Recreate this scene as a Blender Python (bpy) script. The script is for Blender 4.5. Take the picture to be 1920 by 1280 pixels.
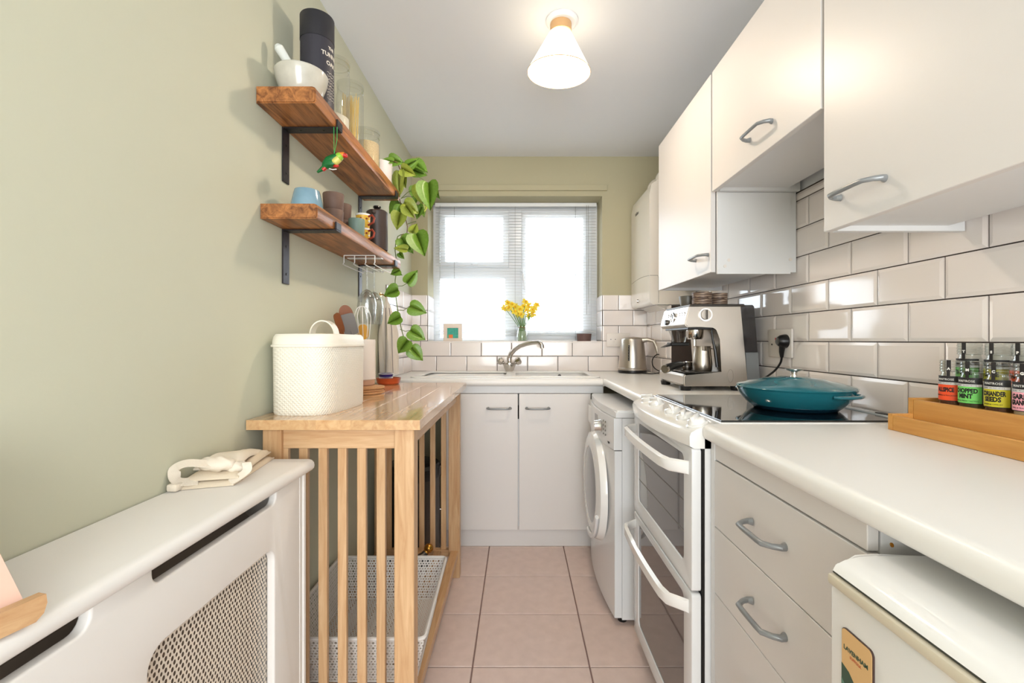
import bpy, bmesh, math, random
from mathutils import Vector, Matrix
random.seed(7)
PI = math.pi
C = bpy.context.scene.collection
S = bpy.context.scene
for o in list(bpy.data.objects): bpy.data.objects.remove(o)

# ------------------------------------------------------------------ camera, world, lights, exposure
F = 853.0                      # focal length in pixels of the 1920 wide frame
HC = 1.13                      # eye height
cd = bpy.data.cameras.new('camera'); cd.sensor_width = 36; cd.lens = F/1920*36
cd.shift_x = -12/1920; cd.shift_y = -2.5/1920; cd.clip_start = .02; cd.clip_end = 300
cam = bpy.data.objects.new('camera', cd); C.objects.link(cam)
cam.location = (0, 0, HC); cam.rotation_euler = (PI/2, 0, 0); S.camera = cam
w = bpy.data.worlds.new('world'); S.world = w; w.use_nodes = True
bg = w.node_tree.nodes['Background']; bg.inputs[0].default_value = (.90, .95, 1.0, 1); bg.inputs[1].default_value = 6.5
def area(name, loc, rot, sx, sy, power, col):
    l = bpy.data.lights.new(name, 'AREA'); l.shape = 'RECTANGLE'; l.size = sx; l.size_y = sy; l.energy = power; l.color = col
    o = bpy.data.objects.new(name, l); C.objects.link(o); o.location = loc; o.rotation_euler = rot; return o
area('rear_fill_light', (.1, -1.85, 1.2), (PI/2+.28, 0, 0), 1.5, 1.9, 66, (.93, .97, 1))  # added fill light behind the camera, tilted up to brighten the ceiling
pl = bpy.data.lights.new('bulb_light', 'POINT'); pl.energy = 10; pl.color = (1, .87, .74); pl.shadow_soft_size = .035
po = bpy.data.objects.new('bulb_light', pl); C.objects.link(po); po.location = (.163, 1.749, HC+1.229-.205)
S.view_settings.view_transform = 'Standard'; S.view_settings.look = 'None'
S.view_settings.exposure = 0.27; S.view_settings.gamma = 1; S.view_settings.use_curve_mapping = False

# ------------------------------------------------------------------ materials
def lin(c):
    return tuple(((v/255)/12.92 if v/255 <= .04045 else ((v/255+.055)/1.055)**2.4) for v in c)
def rgba(c): return (*lin(c), 1)
MATS = {}
def mat(name, col, rough=.5, metal=0, var=0, bump=0, bscale=200, coat=0, trans=0, emit=None, es=1, spec=.5, alpha=1, ior=1.45, varscale=6, sss=0):
    m = bpy.data.materials.new(name); m.use_nodes = True; MATS[name] = m
    nt = m.node_tree; b = nt.nodes['Principled BSDF']
    b.inputs['Base Color'].default_value = rgba(col); b.inputs['Roughness'].default_value = rough
    b.inputs['Metallic'].default_value = metal; b.inputs['Coat Weight'].default_value = coat; b.inputs['Coat Roughness'].default_value = .06
    b.inputs['Transmission Weight'].default_value = trans; b.inputs['IOR'].default_value = ior
    b.inputs['Specular IOR Level'].default_value = spec; b.inputs['Alpha'].default_value = alpha
    if emit: b.inputs['Emission Color'].default_value = rgba(emit); b.inputs['Emission Strength'].default_value = es
    tc = nt.nodes.new('ShaderNodeTexCoord')
    if var:
        n = nt.nodes.new('ShaderNodeTexNoise'); n.inputs['Scale'].default_value = varscale; n.inputs['Detail'].default_value = 5
        nt.links.new(tc.outputs['Object'], n.inputs['Vector'])
        mx = nt.nodes.new('ShaderNodeMix'); mx.data_type = 'RGBA'
        mx.inputs['A'].default_value = rgba([max(0, v-var) for v in col]); mx.inputs['B'].default_value = rgba([min(255, v+var) for v in col])
        nt.links.new(n.outputs['Fac'], mx.inputs['Factor']); nt.links.new(mx.outputs['Result'], b.inputs['Base Color'])
    if bump:
        n2 = nt.nodes.new('ShaderNodeTexNoise'); n2.inputs['Scale'].default_value = bscale; n2.inputs['Detail'].default_value = 3
        nt.links.new(tc.outputs['Object'], n2.inputs['Vector'])
        bp = nt.nodes.new('ShaderNodeBump'); bp.inputs['Strength'].default_value = bump; bp.inputs['Distance'].default_value = .002
        nt.links.new(n2.outputs['Fac'], bp.inputs['Height']); nt.links.new(bp.outputs['Normal'], b.inputs['Normal'])
    return m
def wood(name, c1, c2, axis='y', rough=.4, coat=0, scale=9, rnd=.12, fig=1.0):
    """straight grain along an axis; every object gets its own tint and its own stretch of grain"""
    m = mat(name, c1, rough, coat=coat); nt = m.node_tree; b = nt.nodes['Principled BSDF']
    tc = nt.nodes.new('ShaderNodeTexCoord'); oi = nt.nodes.new('ShaderNodeObjectInfo')
    ad = nt.nodes.new('ShaderNodeVectorMath'); ad.operation = 'ADD'
    cb = nt.nodes.new('ShaderNodeCombineXYZ'); mu = nt.nodes.new('ShaderNodeMath'); mu.operation = 'MULTIPLY'; mu.inputs[1].default_value = 11
    nt.links.new(oi.outputs['Random'], mu.inputs[0])
    for k in range(3): nt.links.new(mu.outputs[0], cb.inputs[k])
    nt.links.new(tc.outputs['Object'], ad.inputs[0]); nt.links.new(cb.outputs[0], ad.inputs[1])
    mp = nt.nodes.new('ShaderNodeMapping'); s = [scale*6]*3; s['xyz'.index(axis)] = scale*.45; mp.inputs['Scale'].default_value = s
    nt.links.new(ad.outputs[0], mp.inputs['Vector'])
    n = nt.nodes.new('ShaderNodeTexNoise'); n.inputs['Scale'].default_value = 1; n.inputs['Detail'].default_value = 8; n.inputs['Roughness'].default_value = .62; n.inputs['Distortion'].default_value = .9
    nt.links.new(mp.outputs[0], n.inputs['Vector'])
    rp = nt.nodes.new('ShaderNodeValToRGB'); rp.color_ramp.elements[0].position = .5-.2*fig; rp.color_ramp.elements[1].position = .5+.2*fig
    rp.color_ramp.elements[0].color = rgba(c2); rp.color_ramp.elements[1].color = rgba(c1)
    nt.links.new(n.outputs['Fac'], rp.inputs[0])
    hs = nt.nodes.new('ShaderNodeHueSaturation')
    mr = nt.nodes.new('ShaderNodeMapRange'); mr.inputs['To Min'].default_value = 1-rnd; mr.inputs['To Max'].default_value = 1+rnd
    nt.links.new(oi.outputs['Random'], mr.inputs['Value']); nt.links.new(mr.outputs[0], hs.inputs['Value']); nt.links.new(rp.outputs[0], hs.inputs['Color'])
    nt.links.new(hs.outputs[0], b.inputs['Base Color'])
    bp = nt.nodes.new('ShaderNodeBump'); bp.inputs['Strength'].default_value = .18; bp.inputs['Distance'].default_value = .001
    nt.links.new(n.outputs['Fac'], bp.inputs['Height']); nt.links.new(bp.outputs['Normal'], b.inputs['Normal'])
    return m
def glass(name, tint=(255, 255, 255), gloss=.10, rough=.02, edge=.6, dark=None):
    """clear glass: see-through with a fresnel gloss so lamp and daylight pass"""
    m = bpy.data.materials.new(name); m.use_nodes = True; MATS[name] = m; nt = m.node_tree; nt.nodes.clear()
    out = nt.nodes.new('ShaderNodeOutputMaterial'); t = nt.nodes.new('ShaderNodeBsdfTransparent'); t.inputs[0].default_value = rgba(tint)
    g = nt.nodes.new('ShaderNodeBsdfGlossy'); g.inputs['Roughness'].default_value = rough
    lw = nt.nodes.new('ShaderNodeLayerWeight'); lw.inputs[0].default_value = .35
    mr = nt.nodes.new('ShaderNodeMapRange'); mr.inputs['To Min'].default_value = gloss*.4; mr.inputs['To Max'].default_value = edge
    nt.links.new(lw.outputs['Facing'], mr.inputs['Value'])
    mx = nt.nodes.new('ShaderNodeMixShader'); nt.links.new(mr.outputs[0], mx.inputs[0]); nt.links.new(t.outputs[0], mx.inputs[1]); nt.links.new(g.outputs[0], mx.inputs[2])
    nt.links.new(mx.outputs[0], out.inputs[0]); return m

mat('sage_paint', (198, 198, 176), .75, bump=.05, bscale=300)
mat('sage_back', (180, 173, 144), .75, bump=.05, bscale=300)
mat('ceiling_paint', (232, 233, 235), .85, bump=.04, bscale=200)
mat('grout', (74, 64, 60), .9)
mat('tile_white', (236, 229, 223), .09, coat=.5)
mat('tile_bevel', (238, 229, 224), .09, coat=.5)
mat('floor_grout', (146, 118, 110), .9)
mat('floor_tile', (220, 198, 188), .38, var=12, varscale=22, bump=.03, bscale=120)
mat('cabinet_white', (222, 217, 213), .38, bump=.05, bscale=500)
mat('cabinet_carcass', (226, 225, 224), .45)
mat('worktop_white', (238, 235, 230), .32)
mat('appliance_white', (232, 232, 232), .22, coat=.3)
mat('gloss_white', (240, 238, 234), .10, coat=.6)
mat('boiler_white', (236, 230, 220), .12, coat=.5)
mat('upvc', (236, 238, 240), .25)
mat('blind_slat', (235, 236, 236), .35)
mat('handle_grey', (138, 140, 141), .28, metal=.25)
mat('chrome', (205, 200, 195), .12, metal=1)
mat('steel', (190, 182, 172), .30, metal=1, bump=.02, bscale=60)
mat('steel_bright', (215, 213, 210), .16, metal=1)
mat('dark_steel', (86, 82, 78), .35, metal=.8)
mat('black_plastic', (22, 21, 21), .32)
mat('black_matte', (26, 25, 26), .6)
mat('hob_glass', (13, 13, 14), .04, coat=.6)
mat('bracket', (58, 54, 56), .42, metal=.7, var=8, varscale=30)
mat('cream_tin', (238, 232, 216), .35)
mat('mdf_white', (232, 228, 222), .4, var=2)
mat('grille_white', (224, 212, 196), .5)
mat('basket_white', (226, 221, 214), .4)
mat('canvas', (222, 206, 182), .9, bump=.3, bscale=400, var=6, varscale=20)
mat('canvas_light', (232, 220, 202), .9, bump=.3, bscale=400)
mat('teal', (30, 104, 116), .12, coat=.7, var=6)
mat('teal_dark', (16, 50, 66), .15, coat=.7)
mat('leaf', (104, 142, 44), .35, var=26, varscale=16)
mat('leaf_light', (150, 164, 60), .38, var=26, varscale=18)
mat('stem', (104, 116, 60), .5)
mat('stem_brown', (112, 84, 58), .6)
mat('pot_white', (232, 226, 222), .4)
mat('soil', (50, 38, 28), .95)
mat('tube_dark', (50, 48, 56), .5)
mat('tube_lid', (38, 37, 42), .5)
mat('print_cream', (222, 214, 200), .6)
mat('stone_glaze', (196, 192, 178), .15, coat=.5, var=16, varscale=30)
mat('pestle', (214, 216, 210), .25)
mat('blue_glaze', (116, 150, 166), .15, coat=.6, var=26, varscale=14)
mat('brown_ceramic', (104, 80, 68), .6, var=10, varscale=40)
mat('teal_cup', (110, 132, 122), .5)
mat('yellow_cup', (224, 180, 60), .35, var=22, varscale=90)
mat('cup_print', (150, 60, 40), .4)
mat('cafe_brown', (62, 50, 46), .42)
mat('grain', (222, 190, 142), .8, bump=.8, bscale=350, var=45, varscale=260)
mat('flour', (236, 226, 206), .9)
mat('pasta', (234, 200, 110), .6)
mat('ceramic_ridged', (236, 226, 216), .5)
mat('clay_raw', (196, 156, 130), .8)
mat('cork', (196, 146, 100), .9, var=24, varscale=120, bump=.4, bscale=300)
mat('terracotta', (196, 82, 38), .3, coat=.3)
mat('navy', (52, 44, 110), .25)
mat('spoon_brown', (136, 80, 46), .5, var=10)
mat('silicone_grey', (128, 124, 122), .6)
mat('mustard', (206, 150, 44), .4)
mat('wire_white', (232, 230, 226), .35)
mat('towel', (226, 216, 204), .95, bump=.3, bscale=300)
mat('towel_stripe', (120, 110, 116), .95)
mat('bird_green', (24, 104, 50), .35); mat('bird_lime', (150, 196, 60), .35); mat('bird_yellow', (214, 206, 110), .4)
mat('bird_red', (190, 36, 30), .35); mat('bird_string', (40, 170, 80), .6); mat('bird_orange', (230, 130, 40), .4)
mat('petal', (250, 226, 80), .6); mat('trumpet', (250, 200, 40), .6); mat('flower_stem', (92, 136, 62), .5)
mat('twine', (150, 124, 90), .9); mat('water', (214, 232, 196), .05, alpha=.35)
mat('frame_cream', (230, 214, 198), .5); mat('paint_teal', (52, 160, 140), .6, var=34, varscale=60); mat('paint_orange', (226, 126, 70), .6)
mat('sill_bowl', (104, 78, 72), .6)
mat('socket_white', (228, 220, 212), .35); mat('socket_red', (200, 30, 30), .4)
mat('tank', (66, 62, 62), .1, alpha=.82); mat('oven_glass', (60, 54, 52), .035, coat=.5)
mat('washer_glass', (70, 68, 70), .06, coat=.5); mat('lcd', (150, 146, 144), .2)
mat('bowl_stripe', (186, 156, 130), .6); mat('bowl_grey', (96, 92, 84), .35)
mat('gasket', (218, 208, 186), .5); mat('gasket_dark', (70, 72, 64), .7)
mat('magnet_tan', (216, 176, 122), .4); mat('magnet_green', (58, 82, 66), .4); mat('magnet_teal', (92, 128, 110), .4); mat('magnet_red', (186, 82, 52), .4); mat('magnet_edge', (70, 50, 46), .4)
mat('text_black', (26, 24, 24), .6); mat('text_white', (238, 236, 230), .6); mat('text_grey', (120, 116, 108), .6)
mat('spice_orange', (238, 84, 38), .55); mat('spice_green', (120, 212, 104), .55); mat('spice_yellow', (206, 196, 40), .55); mat('spice_pink', (244, 172, 186), .55)
mat('label_black', (36, 33, 34), .5); mat('label_white', (232, 230, 228), .5)
mat('spice_brown', (110, 74, 56), .9, var=22, varscale=300, bump=.5, bscale=600); mat('spice_herb', (92, 84, 60), .9, var=22, varscale=300); mat('spice_cream', (228, 206, 168), .9)
mat('book_pink', (232, 190, 170), .7); mat('brass', (190, 140, 60), .25, metal=1); mat('radiator', (150, 136, 122), .6)
mat('road', (205, 205, 205), .9); mat('house_wall', (236, 226, 214), .9); mat('house_roof', (176, 168, 168), .9); mat('house_window', (120, 130, 150), .2)
mat('car_body', (240, 240, 242), .2); mat('car_glass', (70, 84, 130), .1); mat('car_dark', (60, 60, 80), .6)
mat('shade_glow', (250, 236, 210), .8, emit=(255, 238, 212), es=2.0)
mat('bulb_glow', (255, 255, 255), .5, emit=(255, 246, 230), es=9)
mat('lamp_wood', (214, 170, 120), .5)
wood('bench_wood', (214, 178, 136), (186, 142, 98), 'z', .42, coat=.1, scale=10, rnd=.08)
wood('bench_wood_x', (214, 178, 136), (188, 144, 100), 'x', .42, coat=.1, scale=10, rnd=.05)
wood('bench_wood_y', (210, 172, 128), (184, 138, 94), 'y', .38, coat=.1, scale=10, rnd=.05)
wood('bench_top', (218, 180, 134), (192, 146, 100), 'y', .16, coat=.5, scale=8, rnd=.05)
wood('shelf_wood', (186, 122, 68), (98, 56, 28), 'y', .42, coat=.1, scale=8, rnd=.05, fig=.8)
wood('bamboo', (218, 164, 92), (196, 138, 68), 'y', .4, scale=7, rnd=.04)
glass('window_glass', (250, 253, 255), .05, edge=.25)
glass('jar_glass', (250, 251, 249), .12, edge=.5)
glass('thin_glass', (250, 251, 251), .22, edge=.7)
glass('spice_glass', (244, 247, 245), .22, rough=.08, edge=.6)

# ------------------------------------------------------------------ mesh helper
class G:
    def __init__(s): s.b = bmesh.new()
    def _new(s, vs, fs):
        v = [s.b.verts.new(p) for p in vs]; out = []
        for f in fs:
            try: out.append(s.b.faces.new([v[i] for i in f]))
            except ValueError: pass
        return v, out
    def box(s, x0, x1, y0, y1, z0, z1, bev=0, seg=1):
        v, f = s._new([(x0,y0,z0),(x1,y0,z0),(x1,y1,z0),(x0,y1,z0),(x0,y0,z1),(x1,y0,z1),(x1,y1,z1),(x0,y1,z1)],
                      [(0,3,2,1),(4,5,6,7),(0,1,5,4),(1,2,6,5),(2,3,7,6),(3,0,4,7)])
        if bev:
            es = list({e for q in f for e in q.edges})
            bmesh.ops.bevel(s.b, geom=es, offset=bev, segments=seg, profile=.5, affect='EDGES')
        return s
    def prism(s, pts, axis, a, b, cap=True):
        n = len(pts)
        def P(p, t): return {'x': (t, p[0], p[1]), 'y': (p[0], t, p[1]), 'z': (p[0], p[1], t)}[axis]
        vs = [P(p, a) for p in pts]+[P(p, b) for p in pts]
        fs = [(i, (i+1) % n, (i+1) % n+n, i+n) for i in range(n)]
        if cap: fs += [tuple(range(n))[::-1], tuple(range(n, 2*n))]
        s._new(vs, fs); return s
    def lathe(s, prof, c=(0,0,0), seg=32, M=None, a0=0, a1=2*PI):
        full = abs(a1-a0-2*PI) < 1e-6; n = seg if full else seg+1; rings = []
        for r, z in prof:
            if r < 1e-6: rings.append([s.b.verts.new((0, 0, z))]); continue
            rings.append([s.b.verts.new((r*math.cos(a0+(a1-a0)*i/seg), r*math.sin(a0+(a1-a0)*i/seg), z)) for i in range(n)])
        new = [v for R in rings for v in R]
        for A, B in zip(rings, rings[1:]):
            for i in range(seg):
                j = (i+1) % n
                if len(A) == 1 and len(B) == 1: continue
                if len(A) == 1: q = [A[0], B[j], B[i]]
                elif len(B) == 1: q = [A[i], A[j], B[0]]
                else: q = [A[i], A[j], B[j], B[i]]
                try: s.b.faces.new(q)
                except ValueError: pass
        T = Matrix.Translation(c) @ (M.to_4x4() if M is not None else Matrix.Identity(4))
        for v in new: v.co = T @ v.co
        return s
    def cyl(s, p0, p1, r, seg=16, r1=None):
        p0, p1 = Vector(p0), Vector(p1); d = p1-p0; L = d.length
        return s.lathe([(0, 0), (r, 0), (r if r1 is None else r1, L), (0, L)], p0, seg, d.to_track_quat('Z', 'Y').to_matrix())
    def tube(s, pts, r, seg=8, closed=False, flat=1.0):
        pts = [Vector(p) for p in pts]; n = len(pts); rings = []; up = Vector((0, 0, 1)); prev = None
        for i, p in enumerate(pts):
            a = pts[i-1] if (i > 0 or closed) else p; b = pts[(i+1) % n] if (i < n-1 or closed) else p
            t = (b-a).normalized()
            if prev is None:
                u = t.cross(up if abs(t.z) < .9 else Vector((1, 0, 0))).normalized()
            else: u = (prev-t*prev.dot(t)).normalized()
            prev = u; v = t.cross(u); rr = r[i] if isinstance(r, (list, tuple)) else r
            rings.append([s.b.verts.new(p+u*rr*math.cos(2*PI*k/seg)+v*rr*flat*math.sin(2*PI*k/seg)) for k in range(seg)])
        for i in range(n if closed else n-1):
            A, B = rings[i], rings[(i+1) % n]
            for k in range(seg):
                s.b.faces.new([A[k], A[(k+1) % seg], B[(k+1) % seg], B[k]])
        if not closed: s.b.faces.new(rings[0][::-1]); s.b.faces.new(rings[-1])
        return s
    def sphere(s, c, r, u=16, v=10, sc=(1,1,1), R=None):
        M = Matrix.Translation(c) @ (R.to_4x4() if R is not None else Matrix.Identity(4)) @ Matrix.Diagonal((*[r*k for k in sc], 1))
        bmesh.ops.create_uvsphere(s.b, u_segments=u, v_segments=v, radius=1, matrix=M); return s
    def mesh(s, me):
        s.b.from_mesh(me); return s
    def xf(s, M): bmesh.ops.transform(s.b, matrix=M, verts=s.b.verts); return s
def root_loc(o):
    while o.parent: o = o.parent
    return o.location.copy()
def add(name, g, m, parent=None, sharp=35, at=None, smooth=True, fix=True):
    """link one mesh object; vertices are given in world space and stored relative to the thing's base"""
    b = g.b if isinstance(g, G) else g
    off = root_loc(parent) if parent else Vector(at or (0, 0, 0))
    if off.length: bmesh.ops.translate(b, vec=-off, verts=b.verts)
    if fix: bmesh.ops.recalc_face_normals(b, faces=b.faces)
    me = bpy.data.meshes.new(name); b.to_mesh(me); b.free()
    me.materials.append(MATS[m])
    if smooth: me.shade_smooth(); me.set_sharp_from_angle(angle=math.radians(sharp))
    o = bpy.data.objects.new(name, me); C.objects.link(o); o.parent = parent
    if not parent: o.location = off
    return o
def tag(o, label, cat, group=None, kind=None):
    if label: o['label'] = label
    if cat: o['category'] = cat
    if group: o['group'] = group
    if kind: o['kind'] = kind
    return o
def thing(name, label, cat, loc=(0,0,0), group=None):
    o = bpy.data.objects.new(name, None); C.objects.link(o); o.location = loc; o.empty_display_size = .05
    return tag(o, label, cat, group)
def struct(name, g, m, label=None, **k):
    o = add(name, g, m, **k); o['kind'] = 'structure'
    if label: o['label'] = label
    o['category'] = name.split('_')[0]; return o
def dup(o, parent=None):
    c = o.copy(); C.objects.link(c); c.parent = parent
    for ch in [x for x in list(C.objects) if x.parent == o]: dup(ch, c)
    return c
def Wp(px, py, d):                # a point at distance d seen at a pixel
    return Vector(((px-972)/F*d, d, HC-(py-637.5)/F*d))
def arc(cx, cy, r, a0, a1, n=6):
    return [(cx+r*math.cos(math.radians(a0+(a1-a0)*i/n)), cy+r*math.sin(math.radians(a0+(a1-a0)*i/n))) for i in range(n+1)]
def rrect(x0, x1, y0, y1, r, n=5):
    r = r if isinstance(r, (list, tuple)) else (r,)*4      # bl, br, tr, tl
    return arc(x0+r[0], y0+r[0], r[0], 180, 270, n)+arc(x1-r[1], y0+r[1], r[1], 270, 360, n)+arc(x1-r[2], y1-r[2], r[2], 0, 90, n)+arc(x0+r[3], y1-r[3], r[3], 90, 180, n)
def plate(loops, t, M, bev=0):
    """flat shape with holes (outer loop first), thickness t, edges rounded by bev"""
    cu = bpy.data.curves.new('c', 'CURVE'); cu.dimensions = '2D'; cu.fill_mode = 'BOTH'; cu.extrude = t/2-bev; cu.bevel_depth = bev; cu.bevel_resolution = 2
    for L in loops:
        sp = cu.splines.new('POLY'); sp.points.add(len(L)-1); sp.use_cyclic_u = True
        for p, q in zip(sp.points, L): p.co = (q[0], q[1], 0, 1)
    o = bpy.data.objects.new('c', cu); C.objects.link(o)
    dg = bpy.context.evaluated_depsgraph_get(); me = bpy.data.meshes.new_from_object(o.evaluated_get(dg))
    bpy.data.objects.remove(o); g = G().mesh(me); bmesh.ops.remove_doubles(g.b, verts=g.b.verts, dist=1e-5)
    bpy.data.meshes.remove(me); return g.xf(M)
def basis(o, u, v):
    u, v = Vector(u).normalized(), Vector(v).normalized(); n = u.cross(v)
    return Matrix(((u.x, v.x, n.x, o[0]), (u.y, v.y, n.y, o[1]), (u.z, v.z, n.z, o[2]), (0, 0, 0, 1)))
def text(s, size, depth=.0004, align='CENTER', bold=0, sx=1):
    cu = bpy.data.curves.new('t', 'FONT'); cu.body = s; cu.size = size; cu.align_x = align; cu.align_y = 'CENTER'; cu.extrude = depth/2; cu.offset = bold; cu.resolution_u = 2
    o = bpy.data.objects.new('t', cu); C.objects.link(o)
    dg = bpy.context.evaluated_depsgraph_get(); me = bpy.data.meshes.new_from_object(o.evaluated_get(dg)); bpy.data.objects.remove(o)
    g = G().mesh(me); bpy.data.meshes.remove(me)
    for v in g.b.verts: v.co.x *= sx
    return g
def wrap(g, c, r, phi, z):
    """bend flat artwork (x right, y up, z out) round an upright cylinder, centred on direction phi"""
    bmesh.ops.triangulate(g.b, faces=g.b.faces)
    for v in g.b.verts:
        a = phi+v.co.x/r; R = r+v.co.z
        v.co = Vector((c[0]+R*math.cos(a), c[1]+R*math.sin(a), z+v.co.y))
    return g
def curved_label(c, r, phi, half, z0, z1, seg=14):
    g = G(); vs = []
    for i in range(seg+1):
        a = phi-half+2*half*i/seg
        for R in (r, r+.0004):
            for z in (z0, z1): vs.append((c[0]+R*math.cos(a), c[1]+R*math.sin(a), z))
    fs = []
    for i in range(seg):
        a, b = i*4, i*4+4
        fs += [(a+2, b+2, b+3, a+3), (a, a+1, b+1, b), (a+1, a+3, b+3, b+1), (a, b, b+2, a+2)]
    fs += [(0, 2, 3, 1), (seg*4, seg*4+1, seg*4+3, seg*4+2)]
    g._new(vs, fs); return g
def perforated(M, nu, nv, p, hole, keep=None):
    """a sheet of square cells with an octagonal hole in each; staggered rows, every other hole larger"""
    g = G(); k = [(math.cos(PI/8+PI/4*i), math.sin(PI/8+PI/4*i)) for i in range(8)]
    for j in range(nv):
        for i in range(nu):
            ou = (i+(.5 if j % 2 else 0))*p; ov = j*p
            if keep and not keep(ou+p/2, ov+p/2): continue
            hu, hv = hole(i, j); cx, cy = ou+p/2, ov+p/2; h = p/2
            sq = [(h, h*.414), (h*.414, h), (-h*.414, h), (-h, h*.414), (-h, -h*.414), (-h*.414, -h), (h*.414, -h), (h, -h*.414)]
            vs = [M @ Vector((cx+a, cy+b, 0)) for a, b in sq]+[M @ Vector((cx+a*hu, cy+b*hv, 0)) for a, b in k]
            cor = [M @ Vector((cx+h*a, cy+h*b, 0)) for a, b in ((1, 1), (-1, 1), (-1, -1), (1, -1))]
            v = [g.b.verts.new(q) for q in vs+cor]
            for q in range(8): g.b.faces.new((v[q], v[(q+1) % 8], v[8+(q+1) % 8], v[8+q]))
            for q, (a, b) in enumerate(((0, 1), (2, 3), (4, 5), (6, 7))): g.b.faces.new((v[a], v[16+q], v[b]))
    return g

# ------------------------------------------------------------------ the room
XL, XR, YB, ZC, YR = -.717, 1.022, 3.046, HC+1.229, -2.2
WX0, WX1, WZ0, WZ1 = -.607, .561, HC-.0125, HC+.964     # window opening
RD = .20                                                  # reveal depth to the window frame
floor = struct('floor', G().box(XL-.1, XR+.1, YR, YB, -.1, -.006), 'floor_grout', 'pinkish beige ceramic tiled floor with grey grout')
fw, fd = .406, .303
fx0, fy0 = -.159, 1.574
fmesh = {}
def shared(key, fn, m):
    if key not in fmesh:
        g = fn(); bmesh.ops.recalc_face_normals(g.b, faces=g.b.faces)
        me = bpy.data.meshes.new(key[0]); g.b.to_mesh(me); g.b.free(); me.materials.append(MATS[m]); fmesh[key] = me
    return fmesh[key]
def piece(name, me, loc, parent, rot=None):
    o = bpy.data.objects.new(name, me); C.objects.link(o); o.parent = parent; o.location = loc
    if rot: o.rotation_euler = rot
    return o
for i in range(-2, 4):
    for j in range(-5, 5):
        x0, x1 = fx0+fw*i+.0025, fx0+fw*(i+1)-.0025; y0, y1 = fy0+fd*j+.0025, fy0+fd*(j+1)-.0025
        x0, x1, y1 = max(x0, XL+.002), min(x1, XR-.002), min(y1, YB-.002)
        if x1-x0 < .02 or y1-y0 < .02: continue
        a, b = round(x1-x0, 3), round(y1-y0, 3)
        me = shared(('tile', 'f', a, b), lambda: G().box(-a/2, a/2, -b/2, b/2, -.008, 0, .0015), 'floor_tile')
        piece('tile', me, ((x0+x1)/2, (y0+y1)/2, 0), floor)
struct('ceiling', G().box(XL-.1, XR+.1, YR, YB+.28, ZC, ZC+.1), 'ceiling_paint', 'plain white painted ceiling')
wl = struct('wall_left', G().box(XL-.1, XL, YR, YB+.28, -.1, ZC), 'sage_paint', 'sage green painted wall behind the shelves')
wr = struct('wall_right', G().box(XR, XR+.1, YR, YB+.28, -.1, ZC), 'ceiling_paint', 'right hand wall clad in white bevelled metro tiles')
struct('wall_rear', G().box(XL-.1, XR+.1, YR-.1, YR, -.1, ZC), 'ceiling_paint', 'plain wall behind the viewer')
g = G()
g.box(XL, WX0, YB, YB+.28, 0, ZC).box(WX1, XR, YB, YB+.28, 0, ZC).box(WX0, WX1, YB, YB+.28, 0, WZ0-.006).box(WX0, WX1, YB, YB+.28, WZ1, ZC)
wb = struct('wall_back', g, 'sage_back', 'olive green window wall with white tiled splashback')
struct('trim_1', G().box((815-972)/280, (1138-972)/280, YB-.016, YB, HC+.998, HC+1.036, .002), 'sage_back', 'olive painted batten above the window')
# boxed-in corner below the boiler
BX, BY0 = .862, 2.56
box = struct('trim_2', G().box(BX, XR, BY0, YB, HC-.209, HC+.195), 'grout', 'tiled boxing in the corner behind the kettle')
# tiles
PT = .1022; TW = .203
def tile_bev(a, b, e=.009, t=.0058):
    def f():
        gg = G(); A, B = a/2, b/2
        gg._new([(-A,-B,0),(A,-B,0),(A,B,0),(-A,B,0),(-A,-B,.003),(A,-B,.003),(A,B,.003),(-A,B,.003),(-A+e,-B+e,t),(A-e,-B+e,t),(A-e,B-e,t),(-A+e,B-e,t)],
                [(0,1,5,4),(1,2,6,5),(2,3,7,6),(3,0,4,7),(4,5,9,8),(5,6,10,9),(6,7,11,10),(7,4,8,11),(8,9,10,11)])
        return gg
    return f
def tile_wall(parent, side, u0, u1, k0, k1, ph_even, ph_odd, plane, hole=None, gap=.0036, skipz=None, flat=False):
    """rows k0..k1 of half-lapped tiles on a wall; side says which way it faces"""
    for k in range(k0, k1):
        z0, z1 = HC-.005+PT*k, HC-.005+PT*(k+1); z0 = max(z0, HC-.207)
        ph = ph_even if k % 2 == 0 else ph_odd
        n0 = math.floor((u0-ph)/TW)-1
        for n in range(n0, n0+60):
            a, b = ph+TW*n, ph+TW*(n+1)
            a, b = max(a, u0), min(b, u1)
            if b-a < .012: continue
            segs = [(a, b)]
            if hole and z1 > hole[2]+.03:
                segs = [q for q in ((a, min(b, hole[0])), (max(a, hole[1]), b)) if q[1]-q[0] > .01]
            for a2, b2 in segs:
                zz1 = min(z1, skipz(a2, b2)) if skipz else z1
                if zz1-z0 < .02: continue
                wd, ht = round(b2-a2-gap, 3), round(zz1-z0-gap, 3)
                me = shared(('tile', 'w', wd, ht, flat), tile_bev(wd, ht, .0045, .0038) if flat else tile_bev(wd, ht), 'tile_bevel')
                c = (a2+b2)/2; zc = (z0+zz1)/2
                if side == '-y': piece('tile', me, (c, plane, zc), parent, (PI/2, 0, 0))
                elif side == '-x': piece('tile', me, (plane, c, zc), parent, (PI/2, 0, -PI/2))
                else: piece('tile', me, (plane, c, zc), parent, (PI/2, 0, PI/2))
def grout_slab(parent, *a):
    add('grout_bed', G().box(*a), 'grout', parent, smooth=False)
grout_slab(wb, XL, WX0, YB-.003, YB, HC-.207, HC+.300); grout_slab(wb, WX1, BX, YB-.003, YB, HC-.207, HC+.300)
grout_slab(wb, WX0, WX1, YB-.003, YB, HC-.207, WZ0-.004)
tile_wall(wb, '-y', XL, BX, -2, 3, -.345, -.2486, YB-.003, hole=(WX0, WX1, WZ0), flat=True)
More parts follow.
